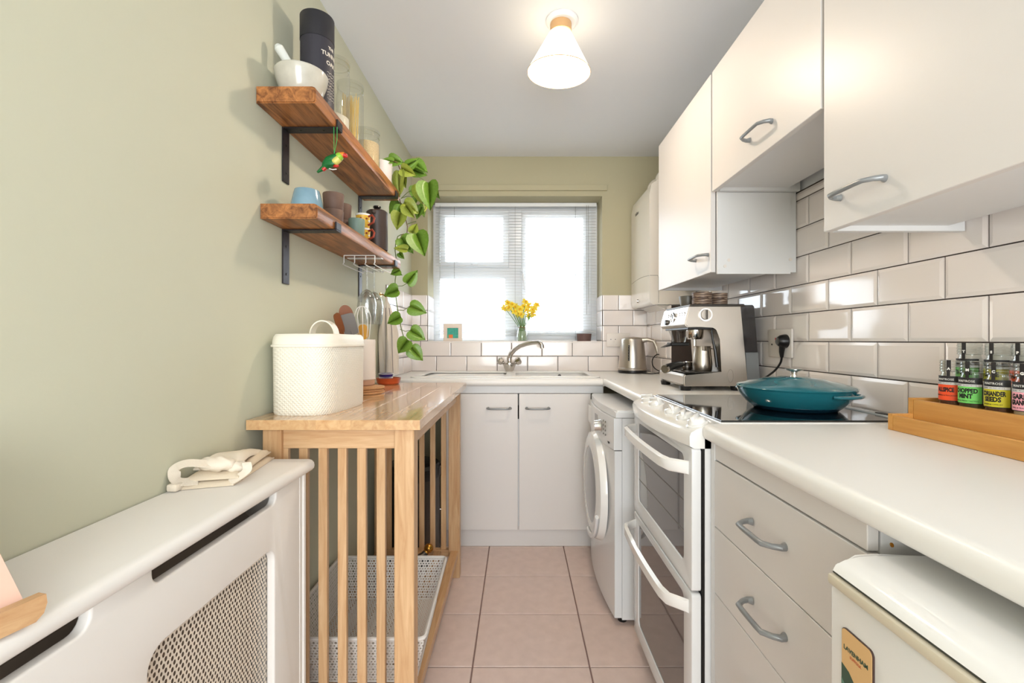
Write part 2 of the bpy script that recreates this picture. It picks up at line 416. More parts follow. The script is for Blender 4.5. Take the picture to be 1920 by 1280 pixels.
grout_slab(wl, XL, XL+.003, 2.46, YB, HC-.207, HC+.300)
tile_wall(wl, '+x', 2.46, YB-.004, -2, 3, 2.40, 2.50, XL+.003, flat=True)
grout_slab(wr, XR-.003, XR, .2, BY0, HC-.207, HC+.54)
tile_wall(wr, '-x', .2, BY0, -2, 6, 1.592, 1.490, XR-.003, skipz=lambda a, b: HC+.345 if (b < 1.06) else (HC+.29 if a > 1.64 else HC+.536))
tile_wall(box, '-x', BY0, YB-.004, -2, 2, 2.93, 2.84, BX)
# reveal tiles beside the window and the sill
for sx, xx, sd in ((0, WX0, '+x'), (1, WX1, '-x')):
    for k in range(0, 3):
        z0, z1 = HC-.005+PT*k, HC-.005+PT*(k+1)
        wd, ht = RD-.004, round(z1-z0-.0022, 3)
        me = shared(('tile', 'w', wd, ht), tile_bev(wd, ht), 'tile_bevel')
        piece('tile', me, (xx+(.0005 if sx == 0 else -.0005), YB+RD/2, (z0+z1)/2), wb, (PI/2, 0, PI/2 if sd == '+x' else -PI/2))
add('sill', G().box(WX0+.001, WX1-.001, YB-.008, YB+RD, WZ0-.006, WZ0, .002), 'tile_white', wb)

# ------------------------------------------------------------------ window
FY = YB+RD
win = thing('window_1', 'white framed casement window over the sink', 'window', (0, FY, WZ0)); win['kind'] = 'structure'
sc = FY/F
def wx(px): return (px-972)*sc
def wz(py): return HC-(py-637.5)*sc
M_xz = lambda y: basis((0, y, 0), (1, 0, 0), (0, 0, 1))
def rect(x0, x1, z0, z1): return [(x0, z0), (x1, z0), (x1, z1), (x0, z1)]
z_bot, z_top = WZ0, WZ1
add('window_frame', plate([rect(WX0, WX1, z_bot, z_top), rect(wx(824), wx(948), wz(634), wz(521))[::-1], rect(wx(828), wx(950), wz(497), wz(400))[::-1],
    rect(wx(982), wx(1104), wz(634), wz(400))[::-1]], .06, M_xz(FY+.03), .004), 'upvc', win)
add('sash', plate([rect(wx(825), wx(953), wz(500), wz(397)), rect(wx(835), wx(944), wz(492), wz(408))[::-1]], .03, M_xz(FY-.008), .004), 'upvc', win)
add('sash', plate([rect(wx(979), wx(1107), wz(637), wz(397)), rect(wx(985), wx(1093), wz(622), wz(409))[::-1]], .03, M_xz(FY-.008), .004), 'upvc', win)
add('glazing_bar', G().box(wx(985), wx(1093), FY+.0, FY+.02, wz(516), wz(512), .002), 'upvc', win)
add('glass_pane', G().box(wx(820), wx(952), FY+.028, FY+.034, wz(636), wz(518)), 'window_glass', win)
add('glass_pane', G().box(wx(834), wx(945), FY+.006, FY+.012, wz(493), wz(407)), 'window_glass', win)
add('glass_pane', G().box(wx(984), wx(1094), FY+.022, FY+.028, wz(623), wz(408)), 'window_glass', win)
g = G().box(wx(881), wx(896), FY-.03, FY-.022, wz(500), wz(495), .002).tube([(wx(884), FY-.03, wz(496)), (wx(888), FY-.05, wz(498)), (wx(897), FY-.052, wz(499))], .004)
add('handle', g, 'upvc', win)
g = G().box(wx(976), wx(981), FY-.03, FY-.022, wz(522), wz(505), .002).tube([(wx(978), FY-.03, wz(510)), (wx(980), FY-.05, wz(514)), (wx(984), FY-.052, wz(545))], .0045)
add('handle', g, 'upvc', win)

# venetian blind
BYY = FY-.045; bs = BYY/F
bx0, bx1 = (816-972)*bs, (1118-972)*bs
bl = thing('venetian_blind', 'white slatted venetian blind lowered over the kitchen window', 'blind', (0, BYY, HC+.9))
zt = HC+.962
add('headrail', G().box(bx0, bx1, BYY-.016, BYY+.016, zt-.026, zt, .002), 'upvc', bl)
def slat_mesh():
    wq = .0125; pts = [(-wq, -.0012), (-wq*.4, .0006), (wq*.4, .0006), (wq, -.0012)]
    g = G(); g.prism(pts+[(p[0], p[1]-.0004) for p in pts[::-1]], 'x', bx0+.003, bx1-.003); return g
sm = shared(('slat',), slat_mesh, 'blind_slat')
nz = 42
for i in range(nz):
    piece('slat', sm, (0, 0, zt-.045-.0205*i-(HC+.9)), bl, (math.radians(4), 0, 0))
zl = zt-.045-.0205*(nz-1)
for i in range(4):
    zl -= .011; piece('slat', sm, (0, 0, zl-(HC+.9)), bl, (math.radians(10), 0, 0))
add('bottom_rail', G().box(bx0+.003, bx1-.003, BYY-.012, BYY+.012, WZ0+.004, WZ0+.014, .002), 'upvc', bl)
for px in (852, 966, 1079):
    X = (px-972)*bs; g = G()
    for dy in (-.0135, .0135): g.cyl((X, BYY+dy, WZ0+.01), (X, BYY+dy, zt-.02), .0006, 5)
    add('cord', g, 'text_grey', bl)
g = G(); X = (1099-972)*bs; g.cyl((X, BYY-.022, HC+.18), (X, BYY-.022, zt-.02), .0011, 6).cyl((X+.012, BYY-.022, HC+.25), (X+.012, BYY-.022, zt-.02), .0011, 6)
add('pull_cord', g, 'text_grey', bl)
X = (826-972)*bs
add('tilt_wand', G().cyl((X, BYY-.024, HC+.42), (X, BYY-.02, zt-.02), .003, 6), 'thin_glass', bl)

# ------------------------------------------------------------------ outdoors
o = struct('ground', G().box(-40, 40, YB+.4, 80, -.35, -.3), 'road', 'pale sunlit street outside the window'); 
def house(x0, x1, y, zb, zt_, zr, label, nw):
    h = thing('house', label, 'house', ((x0+x1)/2, y, zb))
    add('wall', G().box(x0, x1, y, y+6, zb, zt_), 'house_wall', h, smooth=False)
    xm = .3
    add('roof', G().prism([(y-.3, zt_), (y+3, zr), (y+6.3, zt_)], 'x', x0-xm, x1+xm), 'house_roof', h, smooth=False)
    for i in range(nw):
        cx = x0+(x1-x0)*(i+.5)/nw
        wn = add('window', G().box(cx-.5, cx+.5, y-.05, y+.02, zb+1.9, zb+2.9), 'house_window', h, smooth=False)
    return h
house(-6.6, -2.6, 38, -.3, 2.9, 4.2, 'low pale house seen faintly through the lower left pane', 3)
house(3.4, 8.2, 38, -.3, 4.2, 6.0, 'pale gabled house seen faintly through the right pane', 3)
def car(x0, y, L, label, nose=1, name='car'):
    c = thing(name, label, 'car', (x0+L/2, y, -.3))
    zb = -.3
    prof = [(0, .35), (0, .75), (.10*L, .95), (.22*L, 1.0), (.34*L, 1.5), (.5*L, 1.62), (.8*L, 1.6), (.97*L, 1.15), (L, .95), (L, .35)]
    add('body', G().prism([(x0+p[0], zb+p[1]) for p in prof], 'y', y, y+1.7), 'car_body', c)
    add('windscreen', G().prism([(x0+.235*L, zb+1.04), (x0+.34*L, zb+1.44), (x0+.40*L, zb+1.50), (x0+.40*L, zb+1.04)], 'y', y-.01, y+.02), 'car_glass', c)
    add('side_window', G().prism([(x0+.42*L, zb+1.04), (x0+.42*L, zb+1.5), (x0+.78*L, zb+1.5), (x0+.86*L, zb+1.08)], 'y', y-.01, y+.02), 'car_glass', c)
    for q in (.2, .8):
        add('wheel', G().cyl((x0+q*L, y-.02, zb+.32), (x0+q*L, y+.2, zb+.32), .32, 20), 'car_dark', c)
car(-1.15, 7.4, 4.2, 'white car parked nearest beyond the left pane')
car(-2.6, 16, 4.2, 'white car parked further off behind the nearest car')
car(2.0, 15, 4.2, 'white car parked beyond the right pane')

# ------------------------------------------------------------------ worktops, sink
WT, WTK = HC-.207, .040
WF = .455                                  # front edge of the long worktop
YS = 2.437                                 # front edge of the sink worktop
def nose(front, back, flip):
    """worktop section (horizontal coordinate, z) with a rolled front edge"""
    s = 1 if back > front else -1; r = .016
    pts = [(back, WT-WTK), (back, WT)]
    pts += [(front+s*r*(1-math.sin(math.radians(t))), WT-r+r*math.cos(math.radians(t))) for t in (0, 22, 45, 68, 90)]
    pts += [(front+s*r*(1-math.sin(math.radians(t))), WT-WTK+r-r*math.cos(math.radians(t))) for t in (90, 68, 45, 22, 0)]
    return pts
g = G().prism(nose(YS, YS+.065, 0), 'x', XL+.004, WF-.001)
g.box(XL+.004, -.60, YS+.065, YB-.006, WT-WTK, WT).box(.452, BX-.002, YS+.065, YB-.006, WT-WTK, WT).box(-.60, .452, 2.972, YB-.006, WT-WTK, WT)
wk = add('worktop', g, 'worktop_white', at=(-.1, YS+.3, WT-.04)); tag(wk, 'white laminate worktop holding the sink under the window', 'worktop')
g = G().prism(nose(WF, WF+.07, 0), 'y', 1.700, YS-.0005); g.box(WF+.07, XR-.012, 1.700, YS-.001, WT-WTK, WT)
g.prism([(WF+.0005, YS), (BX-.006, YS), (BX-.006, YS+.0642), (WF+.0005, YS+.0642)], 'z', WT-WTK, WT)
wk2 = add('worktop', g, 'worktop_white', at=(.7, 2, WT-.04)); tag(wk2, 'white worktop under the coffee machine, between sink and cooker', 'worktop')
g = G().prism(nose(WF, XR-.012, 0), 'y', -.05, 1.121)
wk3 = add('worktop', g, 'worktop_white', at=(.7, .5, WT-.04)); tag(wk3, 'nearest long white worktop with rolled edge, carrying the bamboo rack', 'worktop')
sk = thing('sink', 'off-white inset kitchen sink with drainer below the window', 'sink', (-.07, 2.74, WT-.16))
sx0, sx1, sy0, sy1 = -.598, .450, 2.504, 2.970
g = plate([rrect(sx0, sx1, sy0, sy1, .03), rrect(-.02, .41, 2.55, 2.88, .05)[::-1], rrect(-.555, -.07, 2.55, 2.88, .03)[::-1]], .008, Matrix.Translation((0, 0, WT+.003)), .003)
add('rim', g, 'worktop_white', sk)
b = G(); b.prism(rrect(-.025, .415, 2.545, 2.885, .05), 'z', WT-.155, WT+.002, cap=False); b.prism(rrect(-.025, .415, 2.545, 2.885, .05), 'z', WT-.158, WT-.155)
add('bowl', b, 'worktop_white', sk)
b = G().box(-.56, -.065, 2.545, 2.885, WT-.014, WT-.008)
for i in range(9): b.box(-.53, -.09, 2.57+i*.035, 2.578+i*.035, WT-.008, WT-.003, .002)
add('drainer', b, 'worktop_white', sk)
add('waste', G().lathe([(0, .002), (.02, .002), (.035, .004), (.04, 0), (0, 0)], (.2, 2.72, WT-.155)), 'chrome', sk)
add('overflow', G().lathe([(0, 0), (.011, 0), (.011, .006), (0, .006)], (.26, 2.883, WT-.02), 16, Matrix.Rotation(PI/2, 3, 'X')), 'dark_steel', sk)
fx, fyy = (955-972)/F*2.925, 2.925; fz = WT+.007
tap = thing('tap', 'chrome mixer tap with curved swan spout and two handles', 'tap', (fx, fyy, fz))
add('body', G().lathe([(.024, 0), (.026, .006), (.03, .012), (.043, .045), (.040, .058), (.018, .066), (0, .066)], (fx, fyy, fz), 28), 'chrome', tap)
sp = [(0, .06), (.0, .085), (.012, .115), (.035, .14), (.07, .163), (.11, .176), (.15, .184), (.185, .186), (.2, .178), (.205, .165)]
add('spout', G().tube([(fx+a*.99, fyy-.10*a/.205*1.0, fz+z_) for a, z_ in sp], [.0165, .0165, .015, .014, .0135, .013, .0125, .0125, .013, .0135], 16).cyl((fx+.203, fyy-.1, fz+.172), (fx+.206, fyy-.1, fz+.150), .0135, 16), 'chrome', tap)
for s in (-1, 1):
    M = Matrix.Rotation(s*math.radians(62), 3, 'Y')
    g = G().lathe([(0, .02), (.011, .02), (.012, .045), (.021, .052), (.024, .072), (.018, .082), (0, .084)], (fx, fyy, fz+.035), 8, M)
    add('tap_handle', g, 'chrome', tap, sharp=20)

# ------------------------------------------------------------------ handles and base units
def bar_handle(name, p, along, out, L, parent, off=.034, r=.0055):
    """D handle: two posts and a bar; p = centre on the door"""
    p, a, n = Vector(p), Vector(along), Vector(out); h = L/2
    pts = [p-a*h, p-a*(h+.004)+n*.010, p-a*(h-.001)+n*.022, p-a*(h-.014)+n*off, p-a*(h-.03)+n*(off+.001), p+a*(h-.03)+n*(off+.001), p+a*(h-.014)+n*off, p+a*(h-.001)+n*.022, p+a*(h+.004)+n*.010, p+a*h]
    g = G().tube(pts, [.0078, .006, .0052, r*.9, r*.9, r*.9, r*.9, .0052, .006, .0078], 12)
    return add(name, g, 'handle_grey', parent)
ub = thing('sink_base_unit', 'white base cupboard with two plain doors below the sink', 'cabinet', (0, 2.7, 0))
DZ0, DZ1, DY = HC-1.027, HC-.290, 2.462
add('carcass', G().box(-.398, .392, DY+.02, YB-.01, .115, .70).box(-.398, .46, DY+.004, DY+.02, DZ1+.003, WT-WTK-.001), 'cabinet_carcass', ub)
add('plinth', G().box(-.398, .45, 2.495, 2.511, .001, .112, .001), 'cabinet_white', ub)
for s, x0, x1 in ((0, -.398, -.0035), (1, .0035, .392)):
    d = add('door', G().box(x0, x1, DY, DY+.018, DZ0, DZ1, .0015), 'cabinet_white', ub)
    hx = (936-972)/345 if s == 0 else (1008-972)/345
    bar_handle('handle', (hx, DY, HC-.368), (1, 0, 0), (0, -1, 0), .118, d)
ud = thing('drawer_unit', 'white drawer unit with grey bow handles beside the cooker', 'cabinet', (.72, .87, 0))
UX = .475
add('carcass', G().box(UX+.02, .99, .622, 1.121, .115, WT-WTK-.001).box(UX, .99, 1.1035, 1.121, .1, WT-WTK-.001), 'cabinet_carcass', ud)
add('filler_rail', G().box(UX+.002, UX+.018, .622, 1.102, HC-.2885, WT-WTK-.001, .001), 'cabinet_white', ud)
for i, (z1, z0) in enumerate(((.2915, .4495), (.4515, .6100), (.6120, .8200), (.8220, 1.025))):
    dr = add('drawer', G().box(UX, UX+.018, .620, 1.1025, HC-z0, HC-z1, .0012), 'cabinet_white', ud)
    bar_handle('handle', (UX, .8655, HC-(z0*.5+z1*.5)+.003), (0, 1, 0), (-1, 0, 0), .112, dr, off=.036, r=.006)
add('plinth', G().box(.53, .545, .622, 1.121, .001, .1), 'cabinet_white', ud)
add('screw', G().lathe([(0, 0), (.003, 0), (.003, .001), (0, .0015)], (UX+.018, .60, HC-.27), 10, Matrix.Rotation(-PI/2, 3, 'Y')), 'brass', ud)

# ------------------------------------------------------------------ wall cupboards
def wall_unit(label, y0, y1, z0, z1, hy, hz, n=1):
    u = thing('wall_cabinet', label, 'cabinet', (.86, (y0+y1)/2, z0))
    cx = .722
    g = G()
    t = .016
    g.box(cx, XR-.012, y0, y0+t, z0, z1).box(cx, XR-.012, y1-t, y1, z0, z1).box(cx+.002, XR-.012, y0+t, y1-t, z1-t, z1)
    g.box(cx+.006, XR-.05, y0+t, y1-t, z0+.012, z0+.012+t).box(XR-.05, XR-.045, y0+t, y1-t, z0+.028, z1-t)
    add('carcass', g, 'cabinet_carcass', u)
    d = add('door', G().box(.700, .718, y0+.002, y1-.002, z0, z1, .0012), 'cabinet_white', u)
    bar_handle('handle', (.700, hy, hz), (0, 1, 0), (-1, 0, 0), .118, d, off=.034)
    return u
ua = wall_unit('tall white wall cabinet nearest the boiler', 1.655, 2.272, HC+.247, HC+.968, 1.735, HC+.314)
for (yy, zz) in ((0, 0),): pass
for X, Z in ((.762, .290), (.748, .268), (.985, .292)):
    add('screw_cap', G().lathe([(0, 0), (.006, 0), (.006, .0012), (0, .0016)], (X, 1.6478, HC+Z), 12, Matrix.Rotation(PI/2, 3, 'X')), 'socket_white', ua)
add('end_panel', G().box(.7205, XR-.036, 1.648, 1.6545, HC+.240, HC+.535), 'cabinet_carcass', ua)
wall_unit('short white wall cabinet above the cooker recess', 1.051, 1.6465, HC+.536, HC+.968, 1.315, HC+.604)
uc = wall_unit('large white wall cabinet nearest the viewer', .452, 1.045, HC+.247, HC+.968, .928, HC+.309)
add('back_rail', G().box(XR-.03, XR-.012, .47, 1.03, HC+.285, HC+.345), 'cabinet_carcass', uc)
wall_unit('white wall cabinet beyond the large near one, by the viewer', -.15, .448, HC+.247, HC+.968, .2, HC+.309)

# ------------------------------------------------------------------ boiler
bo = thing('boiler', 'white wall-mounted boiler tucked beyond the wall cabinets', 'boiler', (.88, 2.82, HC+.20))
bx, by0, by1 = .752, 2.612, 3.03
bz0, bz1 = HC+.205, HC+.925
prof = [(XR-.004, bz0), (XR-.004, bz1)]+[(bx+.05, bz1), (bx+.012, bz1-.03), (bx, bz1-.09), (bx, bz0+.04), (bx+.006, bz0+.012), (bx+.02, bz0)]
g = G().prism(prof, 'y', by0, by1)
add('casing', g, 'boiler_white', bo, sharp=40)
g = G().prism([(.86, bz0-.03), (XR-.03, bz0-.035), (XR-.03, bz0-.001), (.80, bz0-.001)], 'y', by0+.03, by1-.06); add('underside', g, 'boiler_white', bo)
g = G()
for cy in (2.76, 2.93): g.cyl((.90, cy, bz1-.01), (.90, cy, bz1+.045), .07, 24)
add('flue', g.sphere((.90, 2.93, bz1+.045), .07).sphere((.90, 2.76, bz1+.045), .07), 'boiler_white', bo)
g = G().tube([(bx-.0005, by0+.004+t*.40/10, HC+.372+.010*math.sin(PI*t/10)) for t in range(11)], .0012, 5).tube([(bx+.002, by0-.0002, HC+.372), (.80, by0-.0002, HC+.372), (.805, by0-.0002, HC+.36), (.805, by0-.0002, bz0+.01)], .0012, 5)
add('flap_seam', g, 'text_grey', bo)
g = text('Vaillant', .028, .001); g.xf(basis((bx-.001, 2.885, HC+.80), (0, -1, 0), (0, 0, 1))); add('badge', g, 'text_grey', bo, smooth=False)
add('knob', G().lathe([(0, 0), (.012, 0), (.010, .008), (0, .009)], (bx, 2.86, HC+.245), 16, Matrix.Rotation(-PI/2, 3, 'Y')), 'chrome', bo)
tag(add('pipe_casing', G().box(XR-.09, XR-.0015, 2.29, 2.598, HC+.30, HC+.92, .002), 'cabinet_carcass', at=(XR-.05, 2.4, HC+.3)), 'narrow off-white pipe casing between boiler and wall cabinet', 'casing')

# ------------------------------------------------------------------ washing machine
wm = thing('washing_machine', 'white front-loading washing machine between sink cupboard and cooker', 'washing machine', (.66, 2.1, 0))
def bowed(x_edge, bow, y0, y1, back, n=12):
    pts = [(x_edge-bow*(1-((t*2/n)-1)**2), y0+(y1-y0)*t/n) for t in range(n+1)]
    return pts+[(back, y1), (back, y0)]
g = G().box(.411, .96, 1.802, 2.398, .022, .8195); add('body', g, 'appliance_white', wm)
g = G().prism(bowed(.386, .022, 1.800, 2.400, .96), 'z', .822, .850); bmesh.ops.bevel(g.b, geom=[e for e in g.b.edges if all(v.co.z > .849 for v in e.verts)], offset=.008, segments=2, affect='EDGES')
add('lid', g, 'appliance_white', wm)
add('front_panel', G().prism(bowed(.3815, .022, 1.802, 2.398, .41), 'z', .03, .690), 'appliance_white', wm)
add('control_panel', G().prism(bowed(.378, .024, 1.802, 2.398, .41), 'z', .694, .820), 'appliance_white', wm)
Mw = Matrix.Rotation(-PI/2, 3, 'Y'); dc = (.362, 2.10, .47)
dr = add('porthole_ring', G().lathe([(.166, .030), (.170, .034), (.205, .034), (.232, .024), (.242, .002), (.242, -.004), (.15, -.004), (.150, .028)], dc, 56, Mw), 'gloss_white', wm)
add('porthole_glass', G().lathe([(0, .040), (.08, .039), (.13, .036), (.166, .0305), (.160, .01), (0, .01)], dc, 48, Mw), 'washer_glass', wm)
g = G().tube([(.362-.036, 2.10+.222*math.cos(a), .47+.222*math.sin(a)) for a in [math.radians(200+i*7) for i in range(12)]], .013, 8, flat=.6); add('door_pull', g, 'appliance_white', dr)
def on_panel(y): t = (y-1.802)/.596; return .378-.024*(1-(2*t-1)**2)
add('display', G().box(on_panel(2.07)-.001, on_panel(2.07)+.004, 2.035, 2.105, .735, .795, .001), 'lcd', wm)
add('dial', G().lathe([(0, .03), (.022, .028), (.026, .004), (.028, 0), (0, 0)], (on_panel(1.985), 1.985, .757), 28, Mw), 'steel_bright', wm)
for j in range(4):
    for i in range(2): add('button', G().lathe([(0, .003), (.004, .003), (.004, 0), (0, 0)], (on_panel(1.9+.03*i), 1.90+.03*i, .735+j*.018), 10, Mw), 'text_grey', wm)
g = G().box(on_panel(2.26)-.0012, on_panel(2.26)+.003, 2.19, 2.34, .715, .80, .001); add('detergent_drawer', g, 'gloss_white', wm)
add('badge', G().box(on_panel(1.865)-.0012, on_panel(1.865)+.002, 1.852, 1.878, .709, .716), 'text_black', wm)
for yy in (1.84, 2.36): add('foot', G().cyl((.42, yy, 0), (.42, yy, .024), .018), 'black_plastic', wm)

# ------------------------------------------------------------------ cooker
ck = thing('cooker', 'white freestanding double oven cooker with black glass hob', 'cooker', (.7, 1.41, 0))
CY0, CY1 = 1.127, 1.692
add('body', G().box(.462, .985, CY0, CY1, .03, HC-.225).box(.985, .995, CY0, CY1, .8, HC-.2), 'appliance_white', ck)
zt_ = HC-.205
add('hob_frame', G().box(.500, .996, CY0, CY1, zt_-.02, zt_, .003), 'gloss_white', ck)
add('hob_glass', G().box(.508, .965, CY0+.012, CY1-.012, zt_, zt_+.004, .001), 'hob_glass', ck)
add('rear_trim', G().box(.966, .996, CY0+.004, CY1-.004, zt_, zt_+.007, .002), 'appliance_white', ck)
for i in range(3): add('vent', G().box(.972, .99, 1.2+i*.18, 1.24+i*.18, zt_+.0071, zt_+.009), 'black_plastic', ck)
def bow_fascia():
    g = G(); n = 14; rows = []
    for t in range(n+1):
        s = t/n; y = CY0+(CY1-CY0)*s; xb = .424-.026*(1-(2*s-1)**2)
        rows.append([(.505, y, zt_-.001), (.475, y, zt_-.004), (xb+.018, y, zt_-.016), (xb+.004, y, zt_-.024), (xb, y, zt_-.034), (xb+.001, y, zt_-.058), (xb+.012, y, zt_-.064), (.505, y, zt_-.064)])
    vs = [p for r in rows for p in r]; m = 8
    fs = [(i*m+k, i*m+(k+1) % m, (i+1)*m+(k+1) % m, (i+1)*m+k) for i in range(n) for k in range(m)]+[tuple(range(m)), tuple(range(n*m, n*m+m))]
    g._new(vs, fs); return g
add('control_fascia', bow_fascia(), 'gloss_white', ck)
tl = math.atan2(.012, .04)
for y in (1.165, 1.245, 1.345, 1.51, 1.60):
    M = Matrix.Rotation(-tl, 3, 'Y'); c = (.458, y, zt_-.011)
    k = add('knob', G().lathe([(.027, 0), (.028, .003), (.023, .006), (.021, .016), (.018, .018), (0, .018)], c, 28, M), 'gloss_white', ck)
    g = G().box(-.024, .024, -.005, .005, .012, .027, .003, 2); g.xf(Matrix.Translation(c) @ M.to_4x4() @ Matrix.Rotation(.5+y*3, 4, 'Z')); add('grip', g, 'gloss_white', k)
for (z0, z1, hz) in ((HC-.622, HC-.272, HC-.322), (HC-1.068, HC-.634, HC-.672)):
    d = add('oven_door', plate([rrect(CY0+.004, CY1-.004, z0, z1, .006), rrect(CY0+.055, CY1-.055, z0+.045, z1-.022, .02)[::-1]], .024, basis((.442, 0, 0), (0, 1, 0), (0, 0, 1)), .003), 'appliance_white', ck)
    add('door_glass', G().box(.4335, .448, CY0+.053, CY1-.053, z0+.043, z1-.02), 'oven_glass', d)
    n = 16; pts = []
    for t in range(n+1):
        s = t/n; y = CY0+.022+(CY1-CY0-.044)*s; e = min(s, 1-s)*2
        pts.append((.428-.042*min(1, (e/.16))**.6-.012*(1-(2*s-1)**2), y, hz))
    g = G(); rows = []
    for p in pts:
        rows.append([(p[0]-.007, p[1], hz+.013), (p[0]+.004, p[1], hz+.017), (p[0]+.009, p[1], hz+.010), (p[0]+.009, p[1], hz-.012), (p[0]+.002, p[1], hz-.017), (p[0]-.007, p[1], hz-.012)])
    vs = [q for r in rows for q in r]; m = 6
    fs = [(i*m+k, i*m+(k+1) % m, (i+1)*m+(k+1) % m, (i+1)*m+k) for i in range(n) for k in range(m)]+[tuple(range(m)), tuple(range(n*m, n*m+m))]
    g._new(vs, fs); add('handle', g, 'gloss_white', d, sharp=50)
add('door_seal', G().box(.455, .4615, CY0+.001, CY1-.002, .06, HC-.268), 'black_plastic', ck)
add('plinth', G().box(.50, .52, CY0+.02, CY1-.02, .001, .05), 'black_plastic', ck)
g = G()
for i in (.42, .50): g.box(.4330, .4334, CY0+.06, CY1-.06, HC-i, HC-i+.0025)
add('shelf_line', g, 'text_grey', ck)

# ------------------------------------------------------------------ fridge under the near worktop
fr = thing('fridge', 'white under-counter fridge with rounded door top in the near corner', 'fridge', (.7, .3, 0))
FYF, FYN = .588, .03; ftz = HC-.272
add('cabinet', G().box(.455, .985, FYN, FYF-.004, .02, ftz-.0225, .004), 'gloss_white', fr)
prof = [(.60, ftz-.022), (.60, ftz-.004), (.46, ftz-.004), (.435, ftz-.0055), (.418, ftz-.009), (.406, ftz-.015), (.402, ftz-.022)]
g = G().prism(prof[::-1], 'y', FYN, FYF)
bmesh.ops.bevel(g.b, geom=[e for e in g.b.edges if all(abs(v.co.y-FYF) < 1e-6 for v in e.verts)], offset=.006, segments=3, affect='EDGES')
add('door_cap', g, 'gloss_white', fr, sharp=60)
add('gasket', G().box(.405, .452, FYN, FYF-.002, ftz-.0265, ftz-.0225), 'gasket_dark', fr)
add('trim_strip', G().box(.398, .452, FYN, FYF-.001, ftz-.040, ftz-.0268, .003, 2), 'gasket', fr)
add('door', G().box(.402, .452, FYN, FYF, .04, ftz-.0405, .006, 2), 'gloss_white', fr)
mgt = thing('fridge_magnet', 'tan picture magnet with green hills stuck on the fridge door', 'magnet', (.40, .535, HC-.46))
my0, my1, mz0, mz1 = .513, .563, HC-.465, HC-.352
Mm = basis((.4012, 0, 0), (0, -1, 0), (0, 0, 1))
add('backing', plate([rrect(-my1, -my0, mz0, mz1, .007)], .002, Mm), 'magnet_edge', mgt)
Mm2 = basis((.3998, 0, 0), (0, -1, 0), (0, 0, 1))
add('picture', plate([rrect(-my1+.001, -my0-.0015, mz0+.001, mz1-.001, .006)], .0006, Mm2), 'magnet_tan', mgt)
Mm3 = basis((.3993, 0, 0), (0, -1, 0), (0, 0, 1))
add('hill', plate([[(-my1+.001, mz0+.002), (-my0-.003, mz0+.002), (-my0-.006, mz0+.02), (-.535, mz0+.05), (-.55, mz0+.064), (-my1+.001, mz0+.068)]], .0004, Mm3), 'magnet_green', mgt)
Mm4 = basis((.3990, 0, 0), (0, -1, 0), (0, 0, 1))
add('meadow', plate([[(-my1+.001, mz0+.003), (-.527, mz0+.003), (-.545, mz0+.034), (-my1+.001, mz0+.05)]], .0002, Mm4), 'magnet_teal', mgt)
add('roof', plate([[(-.553, mz0+.012), (-.543, mz0+.010), (-.545, mz0+.030), (-.554, mz0+.030)]], .0002, basis((.3987, 0, 0), (0, -1, 0), (0, 0, 1))), 'magnet_red', mgt)
g = text('LAVENHAM', .0075, .0002, bold=.0002); g.xf(basis((.3992, .539, HC-.375), (0, -1, 0), (0, 0, 1))); add('lettering', g, 'magnet_green', mgt, smooth=False)
g = text('SUFFOLK', .0045, .0002); g.xf(basis((.3992, .539, HC-.382), (0, -1, 0), (0, 0, 1))); add('lettering', g, 'magnet_red', mgt, smooth=False)

# ------------------------------------------------------------------ radiator cover
rc = thing('radiator_cover', 'white painted radiator cover with pierced grille against the sage wall', 'radiator cover', (-.63, .5, 0))
RT, RE = HC-.308, 1.186; RX = -.546
def lid_prof():
    r = .015; return [(XL+.003, RT-.028), (XL+.003, RT)]+[(-.528-r+r*math.sin(math.radians(t)), RT-r+r*math.cos(math.radians(t))) for t in (0, 30, 60, 90, 120, 150)]+[(-.545, RT-.028)]
g = G().prism(lid_prof()[::-1], 'y', -.4, RE); bmesh.ops.bevel(g.b, geom=[e for e in g.b.edges if all(abs(v.co.y-RE) < 1e-6 for v in e.verts)], offset=.007, segments=3, affect='EDGES')
add('lid', g, 'mdf_white', rc, sharp=60)
PZ = RT-.028
loops = [[(-.4, .02), (1.155, .02), (1.155, PZ), (-.4, PZ)]]
ap = []
for a, b in ((.676, 1.030), (.231, .585), (-.2, .14)):
    loops.append(rrect(a, b, HC-.372, PZ-.002, (.022, .022, .003, .003))[::-1])
for a, b in ((.668, 1.022), (.223, .577), (-.2, .13)):
    ap.append((a, b)); loops.append(rrect(a, b, .14, HC-.459, .035, 7)[::-1])
add('front_panel', plate(loops, .018, basis((RX-.009, 0, 0), (0, 1, 0), (0, 0, 1)), .004), 'mdf_white', rc)
add('end_moulding', G().box(RX-.02, RX+.004, 1.148, 1.163, .02, PZ-.001, .003).box(RX-.012, RX+.001, 1.132, 1.147, .02, PZ-.001, .003), 'mdf_white', rc)
add('side_panel', G().box(XL+.004, RX-.021, 1.147, 1.163, .002, PZ-.001), 'mdf_white', rc)
add('skirting', G().box(RX-.01, RX+.006, -.4, 1.165, .002, .09, .003), 'mdf_white', rc)
Mg = basis((RX-.019, .2, .10), (0, 1, 0), (0, 0, 1)); p = .0092
o = add('grille', perforated(Mg, 92, 62, p, lambda i, j: (.0029, .0042) if (i+j) % 2 else (.0024, .0034), keep=lambda u, v: (.02 < u < .40 or .455 < u < .84) and v < .58), 'grille_white', rc, smooth=False, fix=False)
o['kind'] = 'stuff'
ra = add('radiator', G().box(XL+.03, XL+.085, .1, 1.08, .12, .725, .01), 'radiator', at=(XL+.06, .5, .12)); tag(ra, 'grey-brown radiator glimpsed through the slots of the white cover', 'radiator')

